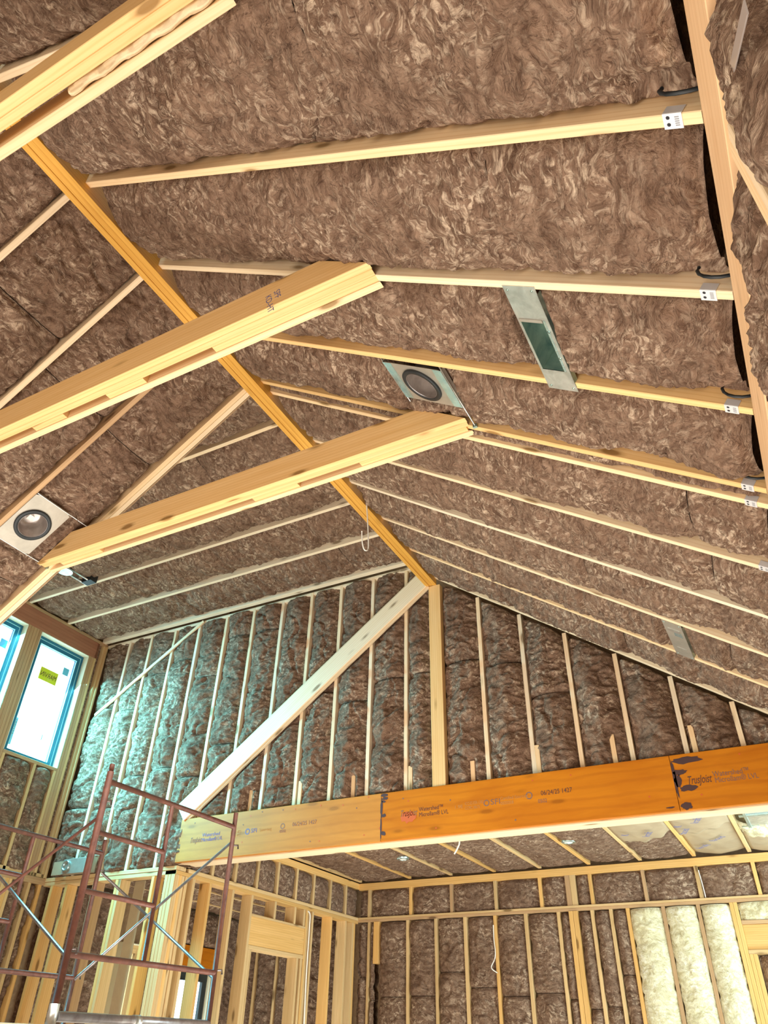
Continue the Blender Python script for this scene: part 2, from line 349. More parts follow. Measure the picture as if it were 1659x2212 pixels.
    me.polygons.add(len(quads)); me.polygons.foreach_set('loop_start', np.arange(0, quads.size, 4).astype('i'))
    me.polygons.foreach_set('use_smooth', np.ones(len(quads), bool))
    me.update(calc_edges=True)
    Um = -U
    M = Matrix(((Vd.x, Um.x, N.x, O.x), (Vd.y, Um.y, N.y, O.y), (Vd.z, Um.z, N.z, O.z), (0, 0, 0, 1)))
    return link(name, me, mat or WOOL, parent, M)
def splits(L, piece=1.22, jitter=0.12, start=None):
    out = [0.0]; y = (start if start is not None else piece * random.uniform(0.55, 1.0))
    while y < L - 0.3:
        out.append(y); y += piece * random.uniform(1 - jitter, 1 + jitter)
    out.append(L); return out

# ------------------------------------------------------------------ setting dimensions
SL = 0.709; CS, SN = 0.8158, 0.5784
DR = 2.14; XR = -2.742; ZR = DR - SL * XR          # right slope: z = DR - SL x ; left slope mirrored about the ridge
def zr(x): return DR - SL * x
def zl(x): return ZR + SL * (x - XR)
RX0, RX1 = -2.765, -2.645                          # ridge beam sides
EX = 0.275                                          # right eave
ZD = 4.28                                           # dormer rafter bottoms
ZF = -H
YG = 6.06; YB = 9.75; XP = -5.57; XW = -7.45

# ================================================================== roof slopes
cr = empty('ceiling_right', (-1.2, 3, zr(-1.2)), 'right roof slope of pine rafters with brown insulation batts between them', 'ceiling', 'structure')
RR = [-0.70, -0.08, 0.513, 1.153, 1.770, 2.352, 2.885, 3.010, 3.615, 4.212, 4.812, 5.400, 6.005]
upR = Vector((SN, 0, CS))
CLEAR['ceiling_right'] = [cl_box(-1.26, -1.07, 2.43, 2.66, -0.22, 9), cl_box(-0.465, -0.335, 1.95, 2.27, -0.20, 22), cl_box(-1.35, -0.97, 2.35, 2.72, -0.04), cl_box(-0.46, -0.33, 1.76, 2.40, -0.02), cl_box(-0.46, -0.29, 4.82, 5.43, -0.02),
    cl_box(0.12, 0.24, 1.04, 1.14, -.07), cl_box(0.12, 0.24, 1.66, 1.75, -.07), cl_box(0.12, 0.24, 2.24, 2.335, -.07)]
def slope_len(xa, xb): return abs(xb - xa) / CS
raft_r = {}
for i, y in enumerate(RR):
    xe = EX if y < 3.7 else 0.32
    mat = [PINE, PINEP, PINE, PINEG][i % 4] if i not in (5, 6) else PINEO
    r = board('rafter', cr, (RX1, y, zr(RX1)), (xe, y, zr(xe)), upR, 0.038, 0.28, mat, k0=-SN / CS if True else 0, k1=0)
    raft_r[i] = r
    if -0.5 < y < 4 and i > 1:      # hurricane clip wrapped under the rafter near the eave
        x = 0.212; p = V(x, y, zr(x)); T = V(CS, 0, -SN)
        cl = board('metal_clip', r, p - T * 0.026 + upR * -0.0025, p + T * 0.026 + upR * -0.0025, upR, 0.045, 0.0022, CLIP)
        cl['label'] = 'grey metal clip with two nail holes'
        Mc = Matrix(((CS, 0, -SN, p.x), (0, -1, 0, p.y), (-SN, 0, -CS, p.z))).to_4x4() @ Matrix.Translation((0, 0, .0028))
        for dy in (-.009, .011):
            link('nail_hole', mesh('nail_hole', [(.0055 * math.cos(q * math.pi / 5) - .012, .0055 * math.sin(q * math.pi / 5) + dy, 0) for q in range(10)], [tuple(range(10))]), BLACKM, r, Mc)
        for q in range(5): link('print_bar', mesh('print_bar', [(.006, -.014 + q * .006, 0), (.018, -.014 + q * .006, 0), (.018, -.0105 + q * .006, 0), (.006, -.0105 + q * .006, 0)], [(0, 1, 2, 3)]), CLIPD, r, Mc)
        fac = V(0, 1, 0)
        board('clip_side', r, p - T * 0.026 - V(0, 0.0215, 0), p + T * 0.026 - V(0, 0.0215, 0), upR, 0.002, 0.03, CLIP)
for i in range(len(RR) - 1):
    y0, y1 = RR[i] + 0.019, RR[i + 1] - 0.019
    if y1 < -0.2: continue
    xe = EX if y0 < 3.6 else 0.32
    L = slope_len(RX1, xe - 0.022)
    st = {3: 0.62, 2: 1.25, 4: 1.3}.get(i)
    sp = splits(L, start=st)
    if y1 - y0 < 0.2: sp = [0, L]
    res = 0.0105 if i < 8 else 0.014
    for a, b in zip(sp[:-1], sp[1:]):
        T = V(CS, 0, -SN)
        O = V(RX1, y0, zr(RX1)) + T * a
        if i == 5:                                     # the bay of the round light: leave its pan clear
            xa, xb = O.x, O.x + (b - a) * CS
        # U x V must face the room (down)
        big = y1 - y0 > 0.2
        batt(cr, V(O.x, y0, O.z), (0, 1, 0), T, y1 - y0, b - a - 0.004, res=res, edge=0.085 if big else 0.04, bulge=0.085 if big else 0.035, rough=1.0 if big else .5)
dk = prism('roof_sheathing', cr, [V(RX1 - .1, -3.2, zr(RX1 - .1)) + upR * .285, V(1.2, -3.2, zr(1.2)) + upR * .285, V(1.2, 6.3, zr(1.2)) + upR * .285, V(RX1 - .1, 6.3, zr(RX1 - .1)) + upR * .285], upR * 0.018, DECK)

cl_ = empty('ceiling_left', (-4.0, 1.5, zl(-4.0)), 'near left roof slope of pine rafters and brown batts left of the ridge beam', 'ceiling', 'structure')
CLEAR['ceiling_left'] = [cl_box(-4.37, -4.17, 2.43, 2.66, -0.22, 9), cl_box(-4.47, -4.07, 2.38, 2.74, -0.04)]
upL = Vector((-SN, 0, CS)); TL = V(-CS, 0, -SN)
LR = [-0.70, -0.08, 0.513, 1.155, 1.782, 2.378, 2.908, 2.948]
XE = -7.6
for i, y in enumerate(LR):
    board('rafter', cl_, (RX0, y, zl(RX0)), (XE, y, zl(XE)), upL, 0.038, 0.28, [PINE, PINEG, PINEP, PINE, PINE, PINED, PINEG, PINE][i], k0=-SN / CS)
for i in range(len(LR) - 1):
    y0, y1 = LR[i] + 0.019, LR[i + 1] - 0.019
    if y1 - y0 < 0.1 or y1 < -0.2: continue
    L = slope_len(RX0, -6.4); sp = splits(L)
    for a, b in zip(sp[:-1], sp[1:]):
        O = V(RX0, y0, zl(RX0)) + TL * a
        batt(cl_, V(O.x, y1, O.z), (0, -1, 0), TL, y1 - y0, b - a - 0.004, res=0.0115, edge=0.07, bulge=0.07)
prism('roof_sheathing', cl_, [V(RX0 + .1, -3.2, zl(RX0 + .1)) + upL * .285, V(-8.1, -3.2, zl(-8.1)) + upL * .285, V(-8.1, 2.965, zl(-8.1)) + upL * .285, V(RX0 + .1, 2.965, zl(RX0 + .1)) + upL * .285], upL * 0.018, DECK)

cdm = empty('ceiling_dormer', (-5, 4.5, ZD), 'nearly level dormer ceiling of pale rafters and brown batts over the side windows', 'ceiling', 'structure')
DRY = [2.99, 3.54, 4.15, 4.775, 5.375, 5.99]
for i, y in enumerate(DRY):
    board('rafter', cdm, (RX0, y, ZD), (XW, y, ZD), (0, 0, 1), 0.038 if i < 5 else 0.06, 0.24, [PINE, PINE, PINE, PINEP, PINEP, PINEP][i])
for i in range(len(DRY) - 1):
    y0, y1 = DRY[i] + 0.019, DRY[i + 1] - 0.019; L = RX0 - XW; sp = splits(L)
    for a, b in zip(sp[:-1], sp[1:]):
        batt(cdm, V(RX0 - a, y1, ZD), (0, -1, 0), (-1, 0, 0), y1 - y0, b - a - 0.004, res=0.014, edge=0.08, bulge=0.07)
bx('roof_sheathing', cdm, -7.75, RX0 + .1, 2.9, 6.3, ZD + .245, ZD + .265, DECK)
prism('dormer_cheek', cdm, [V(RX0, 2.969, zl(RX0) + .0), V(XW, 2.969, zl(XW)), V(XW, 2.969, ZD + .25), V(RX0, 2.969, ZD + .25)], V(0, 0.012, 0), DECK)

# ================================================================== ridge beam
rb = empty('ridge_beam', ((RX0 + RX1) / 2, 3, 3.95), 'long golden laminated ridge beam running along the peak of the roof', 'beam')
for k in range(3):
    x0 = RX0 + k * 0.04
    bx('ply', rb, x0 + 0.0006, x0 + 0.0394, -3.0, 6.03, 3.95 - (0.0 if k != 1 else -0.004), 4.42, LVLR)
# ================================================================== tie beams
def tie(yc, label, xl, xr_, spacers, zb=2.868):
    """three full plies with a slot that takes the rafters; short blocks fill the slot here and there"""
    t = empty('tie_beam', (XR, yc, 2.87), label, 'beam', group='tie beams crossing the roof')
    d = 0.20
    ys = [yc - 0.057, yc - 0.019, yc + 0.057]
    for k, y in enumerate(ys):
        zz = zb + (0.0, 0.003, 0.0)[k]; mat = PINEO if k != 2 else PINEG
        x0 = XR - (ZR - zz) / SL - (0.0 if k else 0.0); x1 = XR + (ZR - zz) / SL
        # ends cut along the roof slope
        p = board('ply', t, (x0, y, zz), (x1, y, zz), (0, 0, 1), 0.0375, d, mat, k0=1 / SL, k1=-1 / SL)
    for x0, x1, dz in spacers:
        board('spacer_block', t, (x0, yc + 0.019, zb + dz), (x1, yc + 0.019, zb + dz), (0, 0, 1), 0.037, 0.15, PINEO)
    return t
tie(0.494, 'nearest tie beam crossing the upper left corner, with a rough bark-edged block in its slot', 0, 0, [(-0.93, -0.90, 0.0)], 2.79)
tie(1.751, 'middle tie beam with grey printed front face, just right of the ridge crossing', 0, 0, [(-1.98, -1.02, 0.004), (-2.72, -2.45, 0.006), (-3.3, -3.05, 0.006)])
tie(2.876, 'farthest golden tie beam, its left end above the side windows', 0, 0, [(-1.75, -1.05, 0.004), (-2.55, -2.2, 0.006), (-4.3, -3.9, 0.004)])
# waney block in the front beam
def waney():
    n, m = 40, 8; vs = []; fs = []
    for i in range(n + 1):
        x = i / n * 0.66
        for k in range(m):
            a = 2 * math.pi * k / m; r = 0.021 + 0.004 * math.sin(i * 0.7 + k) + random.uniform(-.0015, .0015)
            if i in (0, n): r *= 0.75
            vs.append((x, r * 0.95 * math.cos(a), 0.035 + r * 1.7 * math.sin(a)))
    for i in range(n):
        for k in range(m): fs.append((i * m + k, i * m + (k + 1) % m, (i + 1) * m + (k + 1) % m, (i + 1) * m + k))
    fs += [tuple(range(m)), tuple(n * m + k for k in range(m - 1, -1, -1))]
    me = mesh('bark_block', vs, fs)
    for f in me.polygons: f.use_smooth = True
    par = bpy.data.objects['tie_beam']
    o = link('bark_block', me, WANE, par, Matrix.Translation((-1.64, 0.513, 2.79))); o['label'] = 'rough block with a bark edge'
WANE = wood('waney_wood', (0.55, 0.38, 0.20), (0.85, 0.70, 0.45), (0.20, 0.11, 0.05), knots=0.8, grain=1.2)
waney()
par = bpy.data.objects['tie_beam.001']
text('grade_stamp', par, 'SPF\nKD-HT', (-1.56, 1.6753, 2.98), (0.25, 0, -1), (1, 0, 0.25), 0.05, INKB)

# ================================================================== gable wall
wg = empty('wall_back', (-3, YG, 2.5), 'gable end wall of thin studs with puffy brown batts above the big header', 'wall', 'structure')
GS = [-0.173, -0.58, -0.99, -1.40, -1.805, -2.215, -3.02, -3.425, -3.835, -4.23, -4.635, -5.05, -5.46, -5.88, -6.275, -6.665, -7.04]
JE = [-5.40, -4.76, -4.17, -3.57, -2.97, -2.36, -1.765, -1.13, -0.515]
CLEAR['wall_back'] = [cl_seg(-5.60, 1.955, -2.80, 4.035, .125, -0.012), cl_seg(-7.33, 3.30, -5.815, 4.262, .02, -0.012)] + [cl_seg(x, 1.9, x, 2.08, .02, -.012) for x in JE]
def gtop(x): return min(zr(x) if x > XR else 99, ZD)
for i, x in enumerate(GS):
    zb = 1.895 if x > XP else 1.47
    bx('stud', wg, x - 0.019, x + 0.019, YG + random.uniform(-.004, .004), YG + 0.14, zb, gtop(x) - 0.005, [PINE, PINEP, PINE][i % 3], 2)
kp = bx('king_post', None, -2.737, -2.608, 6.028, 6.10, 1.895, 3.948, PINEO, 2)
tag(kp, 'wide golden post rising from the header to the end of the ridge beam', 'post')
bays = []
xs = sorted(GS + [-2.61 - 0.03, -2.735 + 0.03], reverse=True)
edges = [(-0.173 + 0.45, -0.154)] + []
allx = sorted([(x - 0.019, x + 0.019) for x in GS] + [(-2.737, -2.608), (0.28, 0.34), (-7.47, -7.43)])
for (a0, a1), (b0, b1) in zip(allx[:-1], allx[1:]):
    x0, x1 = a1, b0; zb = 1.895 if (x0 + x1) / 2 > XP - .1 else 1.47
    t0, t1 = gtop(x0) - .01, gtop(x1) - .01
    Lm = min(t0, t1) - zb
    if Lm < 0.35: cuts = [0]
    else: cuts = splits(Lm, 1.22, 0.15)[:-1]
    for j, c in enumerate(cuts):
        last = j == len(cuts) - 1
        T0 = (t0 - zb - c) if last else cuts[j + 1] - c; T1 = (t1 - zb - c) if last else T0
        # facing -y : U x V = -y  -> U=+x? (x cross z = -y)
        batt(wg, (x0 - .003, YG, zb + c), (1, 0, 0), (0, 0, 1), x1 - x0 + .006, T0 - .004, T1 - .004, res=0.0125, edge=0.05, bulge=0.062, rough=1.15, wob=0.02)
for x in JE: bx('joist_end', wg, x - 0.02, x + 0.02, YG - 0.002, YG + 0.12, 1.895, 1.895 + random.uniform(.19, .26), PINEG, 2)
bx('sheathing', wg, -7.6, 0.6, YG + .2, YG + .215, 1.9, 4.5, DECK)
# plates at the dormer line
bx('top_plate', wg, XW, -2.9, YG - 0.0, YG + .14, ZD - 0.035, ZD + 0.0, PINEP)
# wide brace plank along the old roof line
pk = empty('roof_line_plank', (-4, 6.0, 3), 'wide pale knotty plank slanting down the gable wall from the ridge to the header', 'plank')
dv = V(-2.87 + 5.58, 0, 4.07 - 1.915).normalized()
nv_ = V(-dv.z, 0, dv.x)
pa, pb = V(-5.60, 6.022, 1.955), V(-2.80, 6.022, 4.035)
ddir = (pb - pa).normalized(); nrm = V(-ddir.z, 0, ddir.x)
board('face_board', pk, pa, pb, (0, 1, 0), 0.19, 0.036, PINEP, k0=0, k1=0, z0=-0.02)
board('upper_strip', pk, pa + nrm * .108 + V(0, .015, 0), pb + nrm * .108 + V(0, .015, 0) , (0, 1, 0), 0.02, 0.03, PINE, z0=-.02)
board('lower_strip', pk, pa - nrm * .108 + V(0, .015, 0), pb - nrm * .108 + V(0, .015, 0), (0, 1, 0), 0.024, 0.03, PINE, z0=-.02)
sb = board('diagonal_brace', None, (-7.33, 6.045, 3.30), (-5.815, 6.045, 4.262), (0, 1, 0), 0.04, 0.02, PINE, z0=-.01)
tag(sb, 'thin wooden strip nailed diagonally across the studs near the side window', 'brace')

# ================================================================== big header beam
lv = empty('header_beam', (-3, YG, 1.485), 'deep orange laminated header beam with printed lettering carrying the gable wall', 'beam')
Zb, Zt = 1.487, 1.895
for x0, x1, m in ((-5.573, -3.243, LVL_LIT), (-3.239, -0.717, LVLO), (-0.713, 1.15, LVLO)):
    f = bx('front_ply', lv, x0, x1, YG - 0.045, YG, Zb, Zt, m, 0)
    if m is LVL_LIT: f['label'] = 'left end length, coloured paler for the light on it'
for k in range(3): bx('ply', lv, -5.573, 1.15, YG + 0.001 + k * 0.06, YG + 0.0595 + k * 0.06, Zb + 0.001 * (k % 2), Zt - .002, PINE, 0)
YT = YG - 0.0462
def ltext(s, x, z, size, mat, width=None, shear=0):
    return text('lettering', lv, s, (x, YT, z), (1, 0, 0.0), (0, 0, 1), size, mat, width, shear)
for dx, inkA, inkB, m2 in ((0, INKD, INKP, INKF),):
    ltext('TrusJoist', -3.05, 1.672, 0.075, INKP, 0.17, 0.35)
    ltext('Watershed™', -2.865, 1.700, 0.05, INKD, 0.23)
    ltext('Microllam® LVL', -2.865, 1.655, 0.05, INKD, 0.28)
    ltext('1.9E', -2.53, 1.685, 0.04, INKF, 0.08)
    ltext('ICC-ES ESR-1387\nCCMC 08675', -2.43, 1.705, 0.036, INKF, 0.17)
    ltext('SFI', -2.20, 1.685, 0.062, INKP, 0.085)
    ltext('Certified Sourcing\n0000008', -2.11, 1.712, 0.038, INKF, 0.24)
    ltext('0502', -1.79, 1.655, 0.042, INKP, 0.075)
    ltext('06/24/25 1427', -1.76 + 0.0, 1.0 + .712, 0.052, INKD, 0.26)
def ring_mark(x, z, r, mat):
    vs, fs = [], []; n = 16
    for k in range(n):
        a = 2 * math.pi * k / n
        vs += [(r * math.cos(a), 0, r * math.sin(a)), (r * .68 * math.cos(a), 0, r * .68 * math.sin(a))]
    for k in range(n): fs.append((2 * k, 2 * ((k + 1) % n), 2 * ((k + 1) % n) + 1, 2 * k + 1))
    return link('stamp_ring', mesh('stamp_ring', vs, fs), mat, lv, Matrix.Translation((x, YT, z)))
ring_mark(-2.235, 1.703, 0.026, INKP); ring_mark(-1.86, 1.722, 0.03, INKP); ring_mark(-4.71, 1.70, 0.028, INKB); ring_mark(-4.30, 1.712, 0.026, INKP)
ltext('TrusJoist', -0.625, 1.665, 0.085, INKD, 0.18, 0.35)
ltext('Watershed™', -0.435, 1.70, 0.055, INKP, 0.25)
ltext('Microllam® LVL', -0.43, 1.655, 0.055, INKP, 0.30)
ltext('TrusJoist', -5.42, 1.655, 0.07, INKP, 0.15, 0.35)
ltext('Watershed', -5.27, 1.70, 0.048, INKB, 0.22)
ltext('Microllam® LVL', -5.27, 1.655, 0.048, INKB, 0.26)
ltext('ICC-ES\nCCMC', -4.92, 1.70, 0.034, INKF, 0.13)
ltext('SFI', -4.67, 1.685, 0.055, INKB, 0.07)
ltext('Sourcing', -4.57, 1.69, 0.038, INKF, 0.14)
ltext('0502', -4.33, 1.655, 0.036, INKP, 0.07)
ltext('06/24/25 1427', -4.19, 1.70, 0.05, INKP, 0.27)
def blob(x, z, w_, h_, mat, seed, name='glue_drip'):
    rnd = random.Random(seed); n = 18; vs = [(0, 0, 0)]
    for k in range(n):
        a = 2 * math.pi * k / n; j = rnd.uniform(0.75, 1.15)
        vs.append((w_ * j * math.cos(a), 0, h_ * j * math.sin(a)))
    fs = [(0, 1 + k, 1 + (k + 1) % n) for k in range(n)]
    return link(name, mesh(name, vs, fs), mat, lv, Matrix.Translation((x, YT - 0.0004, z)))
for i, (x, z, w_, h_) in enumerate([(-3.21, 1.875, .035, .016), (-3.20, 1.845, .03, .014), (-3.215, 1.82, .02, .01), (-3.21, 1.70, .022, .016), (-3.212, 1.55, .024, .02), (-3.235, 1.76, .012, .09), (-3.238, 1.60, .008, .1),
                                   (-0.60, 1.845, .12, .028), (-0.66, 1.76, .055, .022), (-0.685, 1.70, .03, .05), (-0.62, 1.64, .07, .022), (-0.665, 1.515, .04, .028), (-0.705, 1.72, .012, .16), (-0.78, 1.515, .035, .006)]):
    blob(x, z, w_, h_, STAIN, i)
blob(-2.97, 1.665, .075, .05, STAINR, 77, 'red_stamp')
for i in range(26):
    x = random.uniform(-5.4, -0.1); blob(x, random.choice([1.54, 1.60, 1.83, 1.86, 1.78]) + random.uniform(-.02, .02), .008, .007, STAINR if i % 3 else INKP, 200 + i, 'nail_spot')
board('bottom_plate_strip', lv, (-5.573, 6.15, 1.476), (1.15, 6.15, 1.476), (0, 0, 1), 0.17, 0.010, PINE)

# ================================================================== lower storey framing
wl = empty('wall_back_lower', (-6.5, YG, 0.5), 'open stud wall below the gable, left of the partition corner', 'wall', 'structure')
bx('top_plate', wl, XW, -5.575, 6.055, 6.20, 1.432, 1.47, PINEA); bx('top_plate', wl, XW, -5.575, 6.06, 6.20, 1.392, 1.430, PINEA)
for i, (a, b) in enumerate([(-7.335, -7.297), (-7.11, -7.072), (-6.70, -6.662), (-6.378, -6.34), (-6.338, -6.30), (-5.885, -5.847)]):
    bx('stud', wl, a, b, 6.06, 6.20, ZF, 1.39, [PINEB, PINEB, PINED, PINEB, PINEA, PINEB][i], 2)
for a, b in ((-5.705, -5.667), (-5.665, -5.627), (-5.625, -5.575)):
    bx('corner_post', wl, a, b, 6.055, 6.20, ZF, 1.39, PINEA, 2)
bx('plywood_panel', wl, -6.30, -6.16, 6.26, 6.275, ZF, 1.40, KRAFT, 2)

wp = empty('wall_partition', (XP, 8, 0.5), 'open stud partition running back under the header with a framed doorway', 'wall', 'structure')
TH = 0.14
bx('top_plate', wp, XP - TH, XP, 6.24, YB, 1.43, 1.468, PINEA, 1); bx('top_plate', wp, XP - TH, XP, 6.06, YB, 1.392, 1.429, PINEB, 1)
bx('ceiling_plate', wp, XP - TH, XP, 6.24, YB, 1.812, 1.886, PINEB, 1)
for y in (6.62, 7.01, 7.41, 7.81, 8.21, 8.605, 9.01, 9.41): bx('cripple_stud', wp, XP - TH, XP, y - .019, y + .019, 1.469, 1.812, PINEA, 2)
ys = [6.26, 6.62, 7.01, 7.41, 7.81, 8.21, 8.605, 9.01, 9.41, 9.74]
for a, b in zip(ys[:-1], ys[1:]):       # faces +x : U x V = +x -> y cross z = x
    batt(wp, (XP, a + .019, 1.470), (0, 1, 0), (0, 0, 1), b - a - .038, 0.34, res=0.014, edge=0.04, bulge=0.035, rough=.5, wob=.02)
ST = [(6.062, 6.10), (6.12, 6.158), (6.21, 6.248), (6.327, 6.365), (6.595, 6.633), (6.985, 7.023), (7.335, 7.373), (8.462, 8.50), (8.502, 8.54), (8.60, 8.638), (9.045, 9.083), (9.412, 9.45), (9.60, 9.638), (9.64, 9.678)]
for i, (a, b) in enumerate(ST): bx('stud', wp, XP - TH, XP, a, b, ZF, 1.391, [PINEA, PINEB, PINEA][i % 3], 2)
for a, b in ((7.79, 7.828), (8.205, 8.243), (8.41, 8.448)): bx('cripple_stud', wp, XP - TH, XP, a, b, 1.214, 1.391, PINEA, 2)
bx('jack_stud', wp, XP - TH, XP, 7.375, 7.413, ZF, 0.875, PINEA, 2); bx('jack_stud', wp, XP - TH, XP, 7.415, 7.440, ZF, 0.875, PINEA, 2)
bx('jack_stud', wp, XP - TH, XP, 8.33, 8.368, ZF, 0.875, PINEA, 2); bx('jack_stud', wp, XP - TH, XP, 8.41, 8.448, ZF, 0.875, PINEA, 2)
bx('door_header', wp, XP - TH, XP - .006, 7.375, 8.46, 0.915, 1.19, PINEB, 1)
bx('header_plate', wp, XP - TH, XP, 7.375, 8.46, 1.19, 1.213, PINEA, 1); bx('header_plate', wp, XP - TH, XP, 7.375, 8.46, 0.876, 0.914, PINEA, 1)

wf = empty('wall_far', (-2.8, YB, 0.8), 'far wall of the lower room with studs, brown batts and three cream batts at right', 'wall', 'structure')
XF1 = 0.35
bx('ceiling_plate', wf, XP, XF1, YB, YB + .14, 1.80, 1.885, PINEB, 0)
bx('mid_plate', wf, XP, XF1, YB - .012, YB + .14, 1.443, 1.467, PINEA, 0); bx('mid_plate', wf, XP, XF1, YB, YB + .14, 1.41, 1.442, PINED, 0)
US = [(-5.43, -5.39), (-4.80, -4.76), (-4.21, -4.17), (-3.60, -3.56), (-3.01, -2.97), (-2.67, -2.61), (-2.608, -2.54), (-2.38, -2.34), (-1.75, -1.71), (-1.15, -1.11), (-0.54, -0.50), (0.08, 0.12)]
for i, (a, b) in enumerate(US): bx('stud', wf, a, b, YB, YB + .14, 1.468, 1.80, [PINEA, PINEB, PINED][i % 3], 2)
ed = [(XP - .04, XP)] + US + [(XF1, XF1 + .05)]
for (a0, a1), (b0, b1) in zip(ed[:-1], ed[1:]):
    if b0 - a1 > 0.06: batt(wf, (a1, YB, 1.47), (1, 0, 0), (0, 0, 1), b0 - a1, 0.328, res=0.016, edge=0.05, bulge=0.04, rough=.6, wob=.02)
LS = [(-5.42, -5.385), (-5.325, -5.245), (-4.845, -4.805), (-4.44, -4.40), (-4.035, -3.99), (-3.63, -3.59), (-3.23, -3.185), (-2.815, -2.775), (-2.665, -2.615), (-2.612, -2.555), (-2.405, -2.365), (-2.185, -2.145), (-1.99, -1.95), (-1.59, -1.55), (-1.21, -1.17), (-0.86, -0.822), (-0.82, -0.78)]
for i, (a, b) in enumerate(LS):
    zb = ZF if i != 1 else 0.93
    m = [PINEA, PINEB, PINEA, PINEA][i % 4] if i < 12 else PINED
    if i in (8, 9, 12, 15, 16): m = PINEB
    bx('stud', wf, a, b, YB - (.01 if i in (1, 8, 9) else 0), YB + .14, zb, 1.409, m, 2)
for j, ((a0, a1), (b0, b1)) in enumerate(zip([(XP - .04, XP)] + LS[:-1], LS)):
    if b0 - a1 < 0.05: continue
    white = j >= 13
    zs = [-0.3, 0.62 + random.uniform(-.2, .2), 1.405] if not white else [-0.3, 1.405]
    for z0, z1 in zip(zs[:-1], zs[1:]):
        batt(wf, (a1, YB, z0), (1, 0, 0), (0, 0, 1), b0 - a1, z1 - z0 - .004, res=0.015, edge=0.045 if not white else .03, bulge=0.05 if not white else .06, rough=.8 if not white else .45, wob=.025, mat=WOOLW if white else WOOL, name='cream_batt' if white else 'insulation_batt')
batt(wf, (-0.778, YB, 1.235), (1, 0, 0), (0, 0, 1), 1.1, 0.17, res=0.015, edge=.03, bulge=.06, mat=WOOLW, name='cream_batt')
bx('header_plate', wf, -0.778, XF1, YB, YB + .14, 1.196, 1.234, PINED, 0); bx('door_header', wf, -0.778, XF1, YB + .03, YB + .14, 0.957, 1.195, PINEB, 0)
bx('header_plate', wf, -0.778, XF1, YB, YB + .14, 0.918, 0.956, PINEA, 0)
for a, b in ((-0.778, -0.742), (-0.740, -0.704)): bx('jack_stud', wf, a, b, YB, YB + .14, ZF, 0.917, PINEB, 2)
batt(wf, (-0.70, YB + .1, -0.3), (1, 0, 0), (0, 0, 1), 1.0, 1.21, res=0.02, edge=.03, bulge=.06)
bx('sheathing', wf, -7.7, 0.6, YB + .16, YB + .175, ZF, 2.3, DECK)

clr = empty('ceiling_lower', (-2.8, 8, 1.9), 'flat ceiling of the lower room with joists, brown batts and kraft-faced batts at right', 'ceiling', 'structure')
JX = [-5.55, -4.785, -4.18, -3.572, -2.965, -2.345, -1.728, -1.115, -0.518, 0.10, 0.7]
for i, x in enumerate(JX): bx('joist', clr, x - .021, x + .021, 6.24, YB, 1.9, 2.15, [PINEA, PINEB][i % 2], 1)
for i in range(len(JX) - 1):
    x0, x1 = JX[i] + .021, JX[i + 1] - .021
    if i < 6: segs = [(6.25, 7.6 + random.uniform(-.3, .3)), (0, YB - .01)]; segs = [(6.25, segs[0][1]), (segs[0][1], YB - .01)]
    elif i == 6: segs = [(8.55, YB - .01)]
    else: segs = []
    for a, b in segs:                     # faces -z : U x V = -z -> y cross x
        batt(clr, (x0, b, 1.9), (1, 0, 0), (0, -1, 0), x1 - x0, b - a - .004, res=0.018, edge=0.035, bulge=0.03, rough=.6)
def kraft(x0, x1, y0, y1, z, nm='kraft_facing', seed=0, torn=True):
    nx, ny = 16, 40; vs, fs = [], []
    for j in range(ny + 1):
        for i in range(nx + 1):
            u, v = i / nx, j / ny
            ye = y1 + (0.16 * math.sin(u * 3.1 + seed) + 0.05 * math.sin(u * 17 + seed)) * (1 if torn else 0)
            y = y0 + (ye - y0) * v
            z_ = z - 0.03 * math.sin(u * math.pi) + 0.005 * math.sin(u * 7 + v * 11 + seed) + 0.002 * math.sin(u * 19 - v * 17)
            vs.append((x0 + (x1 - x0) * u, y, z_))
    for j in range(ny):
        for i in range(nx):
            a = j * (nx + 1) + i; fs.append((a, a + 1, a + nx + 2, a + nx + 1))
    me = mesh(nm, vs, fs)
    for f in me.polygons: f.use_smooth = True
    o = link(nm, me, KRAFT, clr, Matrix.Identity(4)); md = o.modifiers.new('thickness', 'SOLIDIFY'); md.thickness = 0.004
    o['label'] = 'tan kraft paper face of a batt'
    return o
kraft(-1.70, -1.14, 6.25, 8.62, 1.915, seed=1)
kraft(-1.09, -0.54, 6.25, 8.55, 1.915, seed=2); kraft(-1.09, -0.54, 8.3, YB, 1.945, seed=3, torn=False)
kraft(-0.49, 0.08, 8.75, YB, 1.93, seed=4, torn=False)
batt(clr, (-0.497, 8.9, 1.9), (1, 0, 0), (0, -1, 0), 0.57, 0.45, res=0.015, edge=0.03, bulge=0.06, mat=WOOLW, name='cream_batt')
for x, y, s, a in ((-1.36, 8.42, 'kraft', 1.2), (-1.55, 8.30, 'K', 1.2), (-0.82, 8.05, 'kraft', 1.25), (-1.0, 8.15, 'K', 1.2), (-1.0, 8.45, 'faced', 1.25), (-0.80, 9.05, 'faced', .9), (-0.98, 9.35, 'kraft', .9)):
    text('blue_print', clr, s, (x, y, 1.858 if y < 8.6 else 1.893), (math.cos(a), -math.sin(a) * 1.0, 0), (-math.sin(a), -math.cos(a), 0), 0.11, INKB)
bx('deck_above', clr, -7.7, 1.2, 6.26, YB + .2, 2.16, 2.18, DECK)
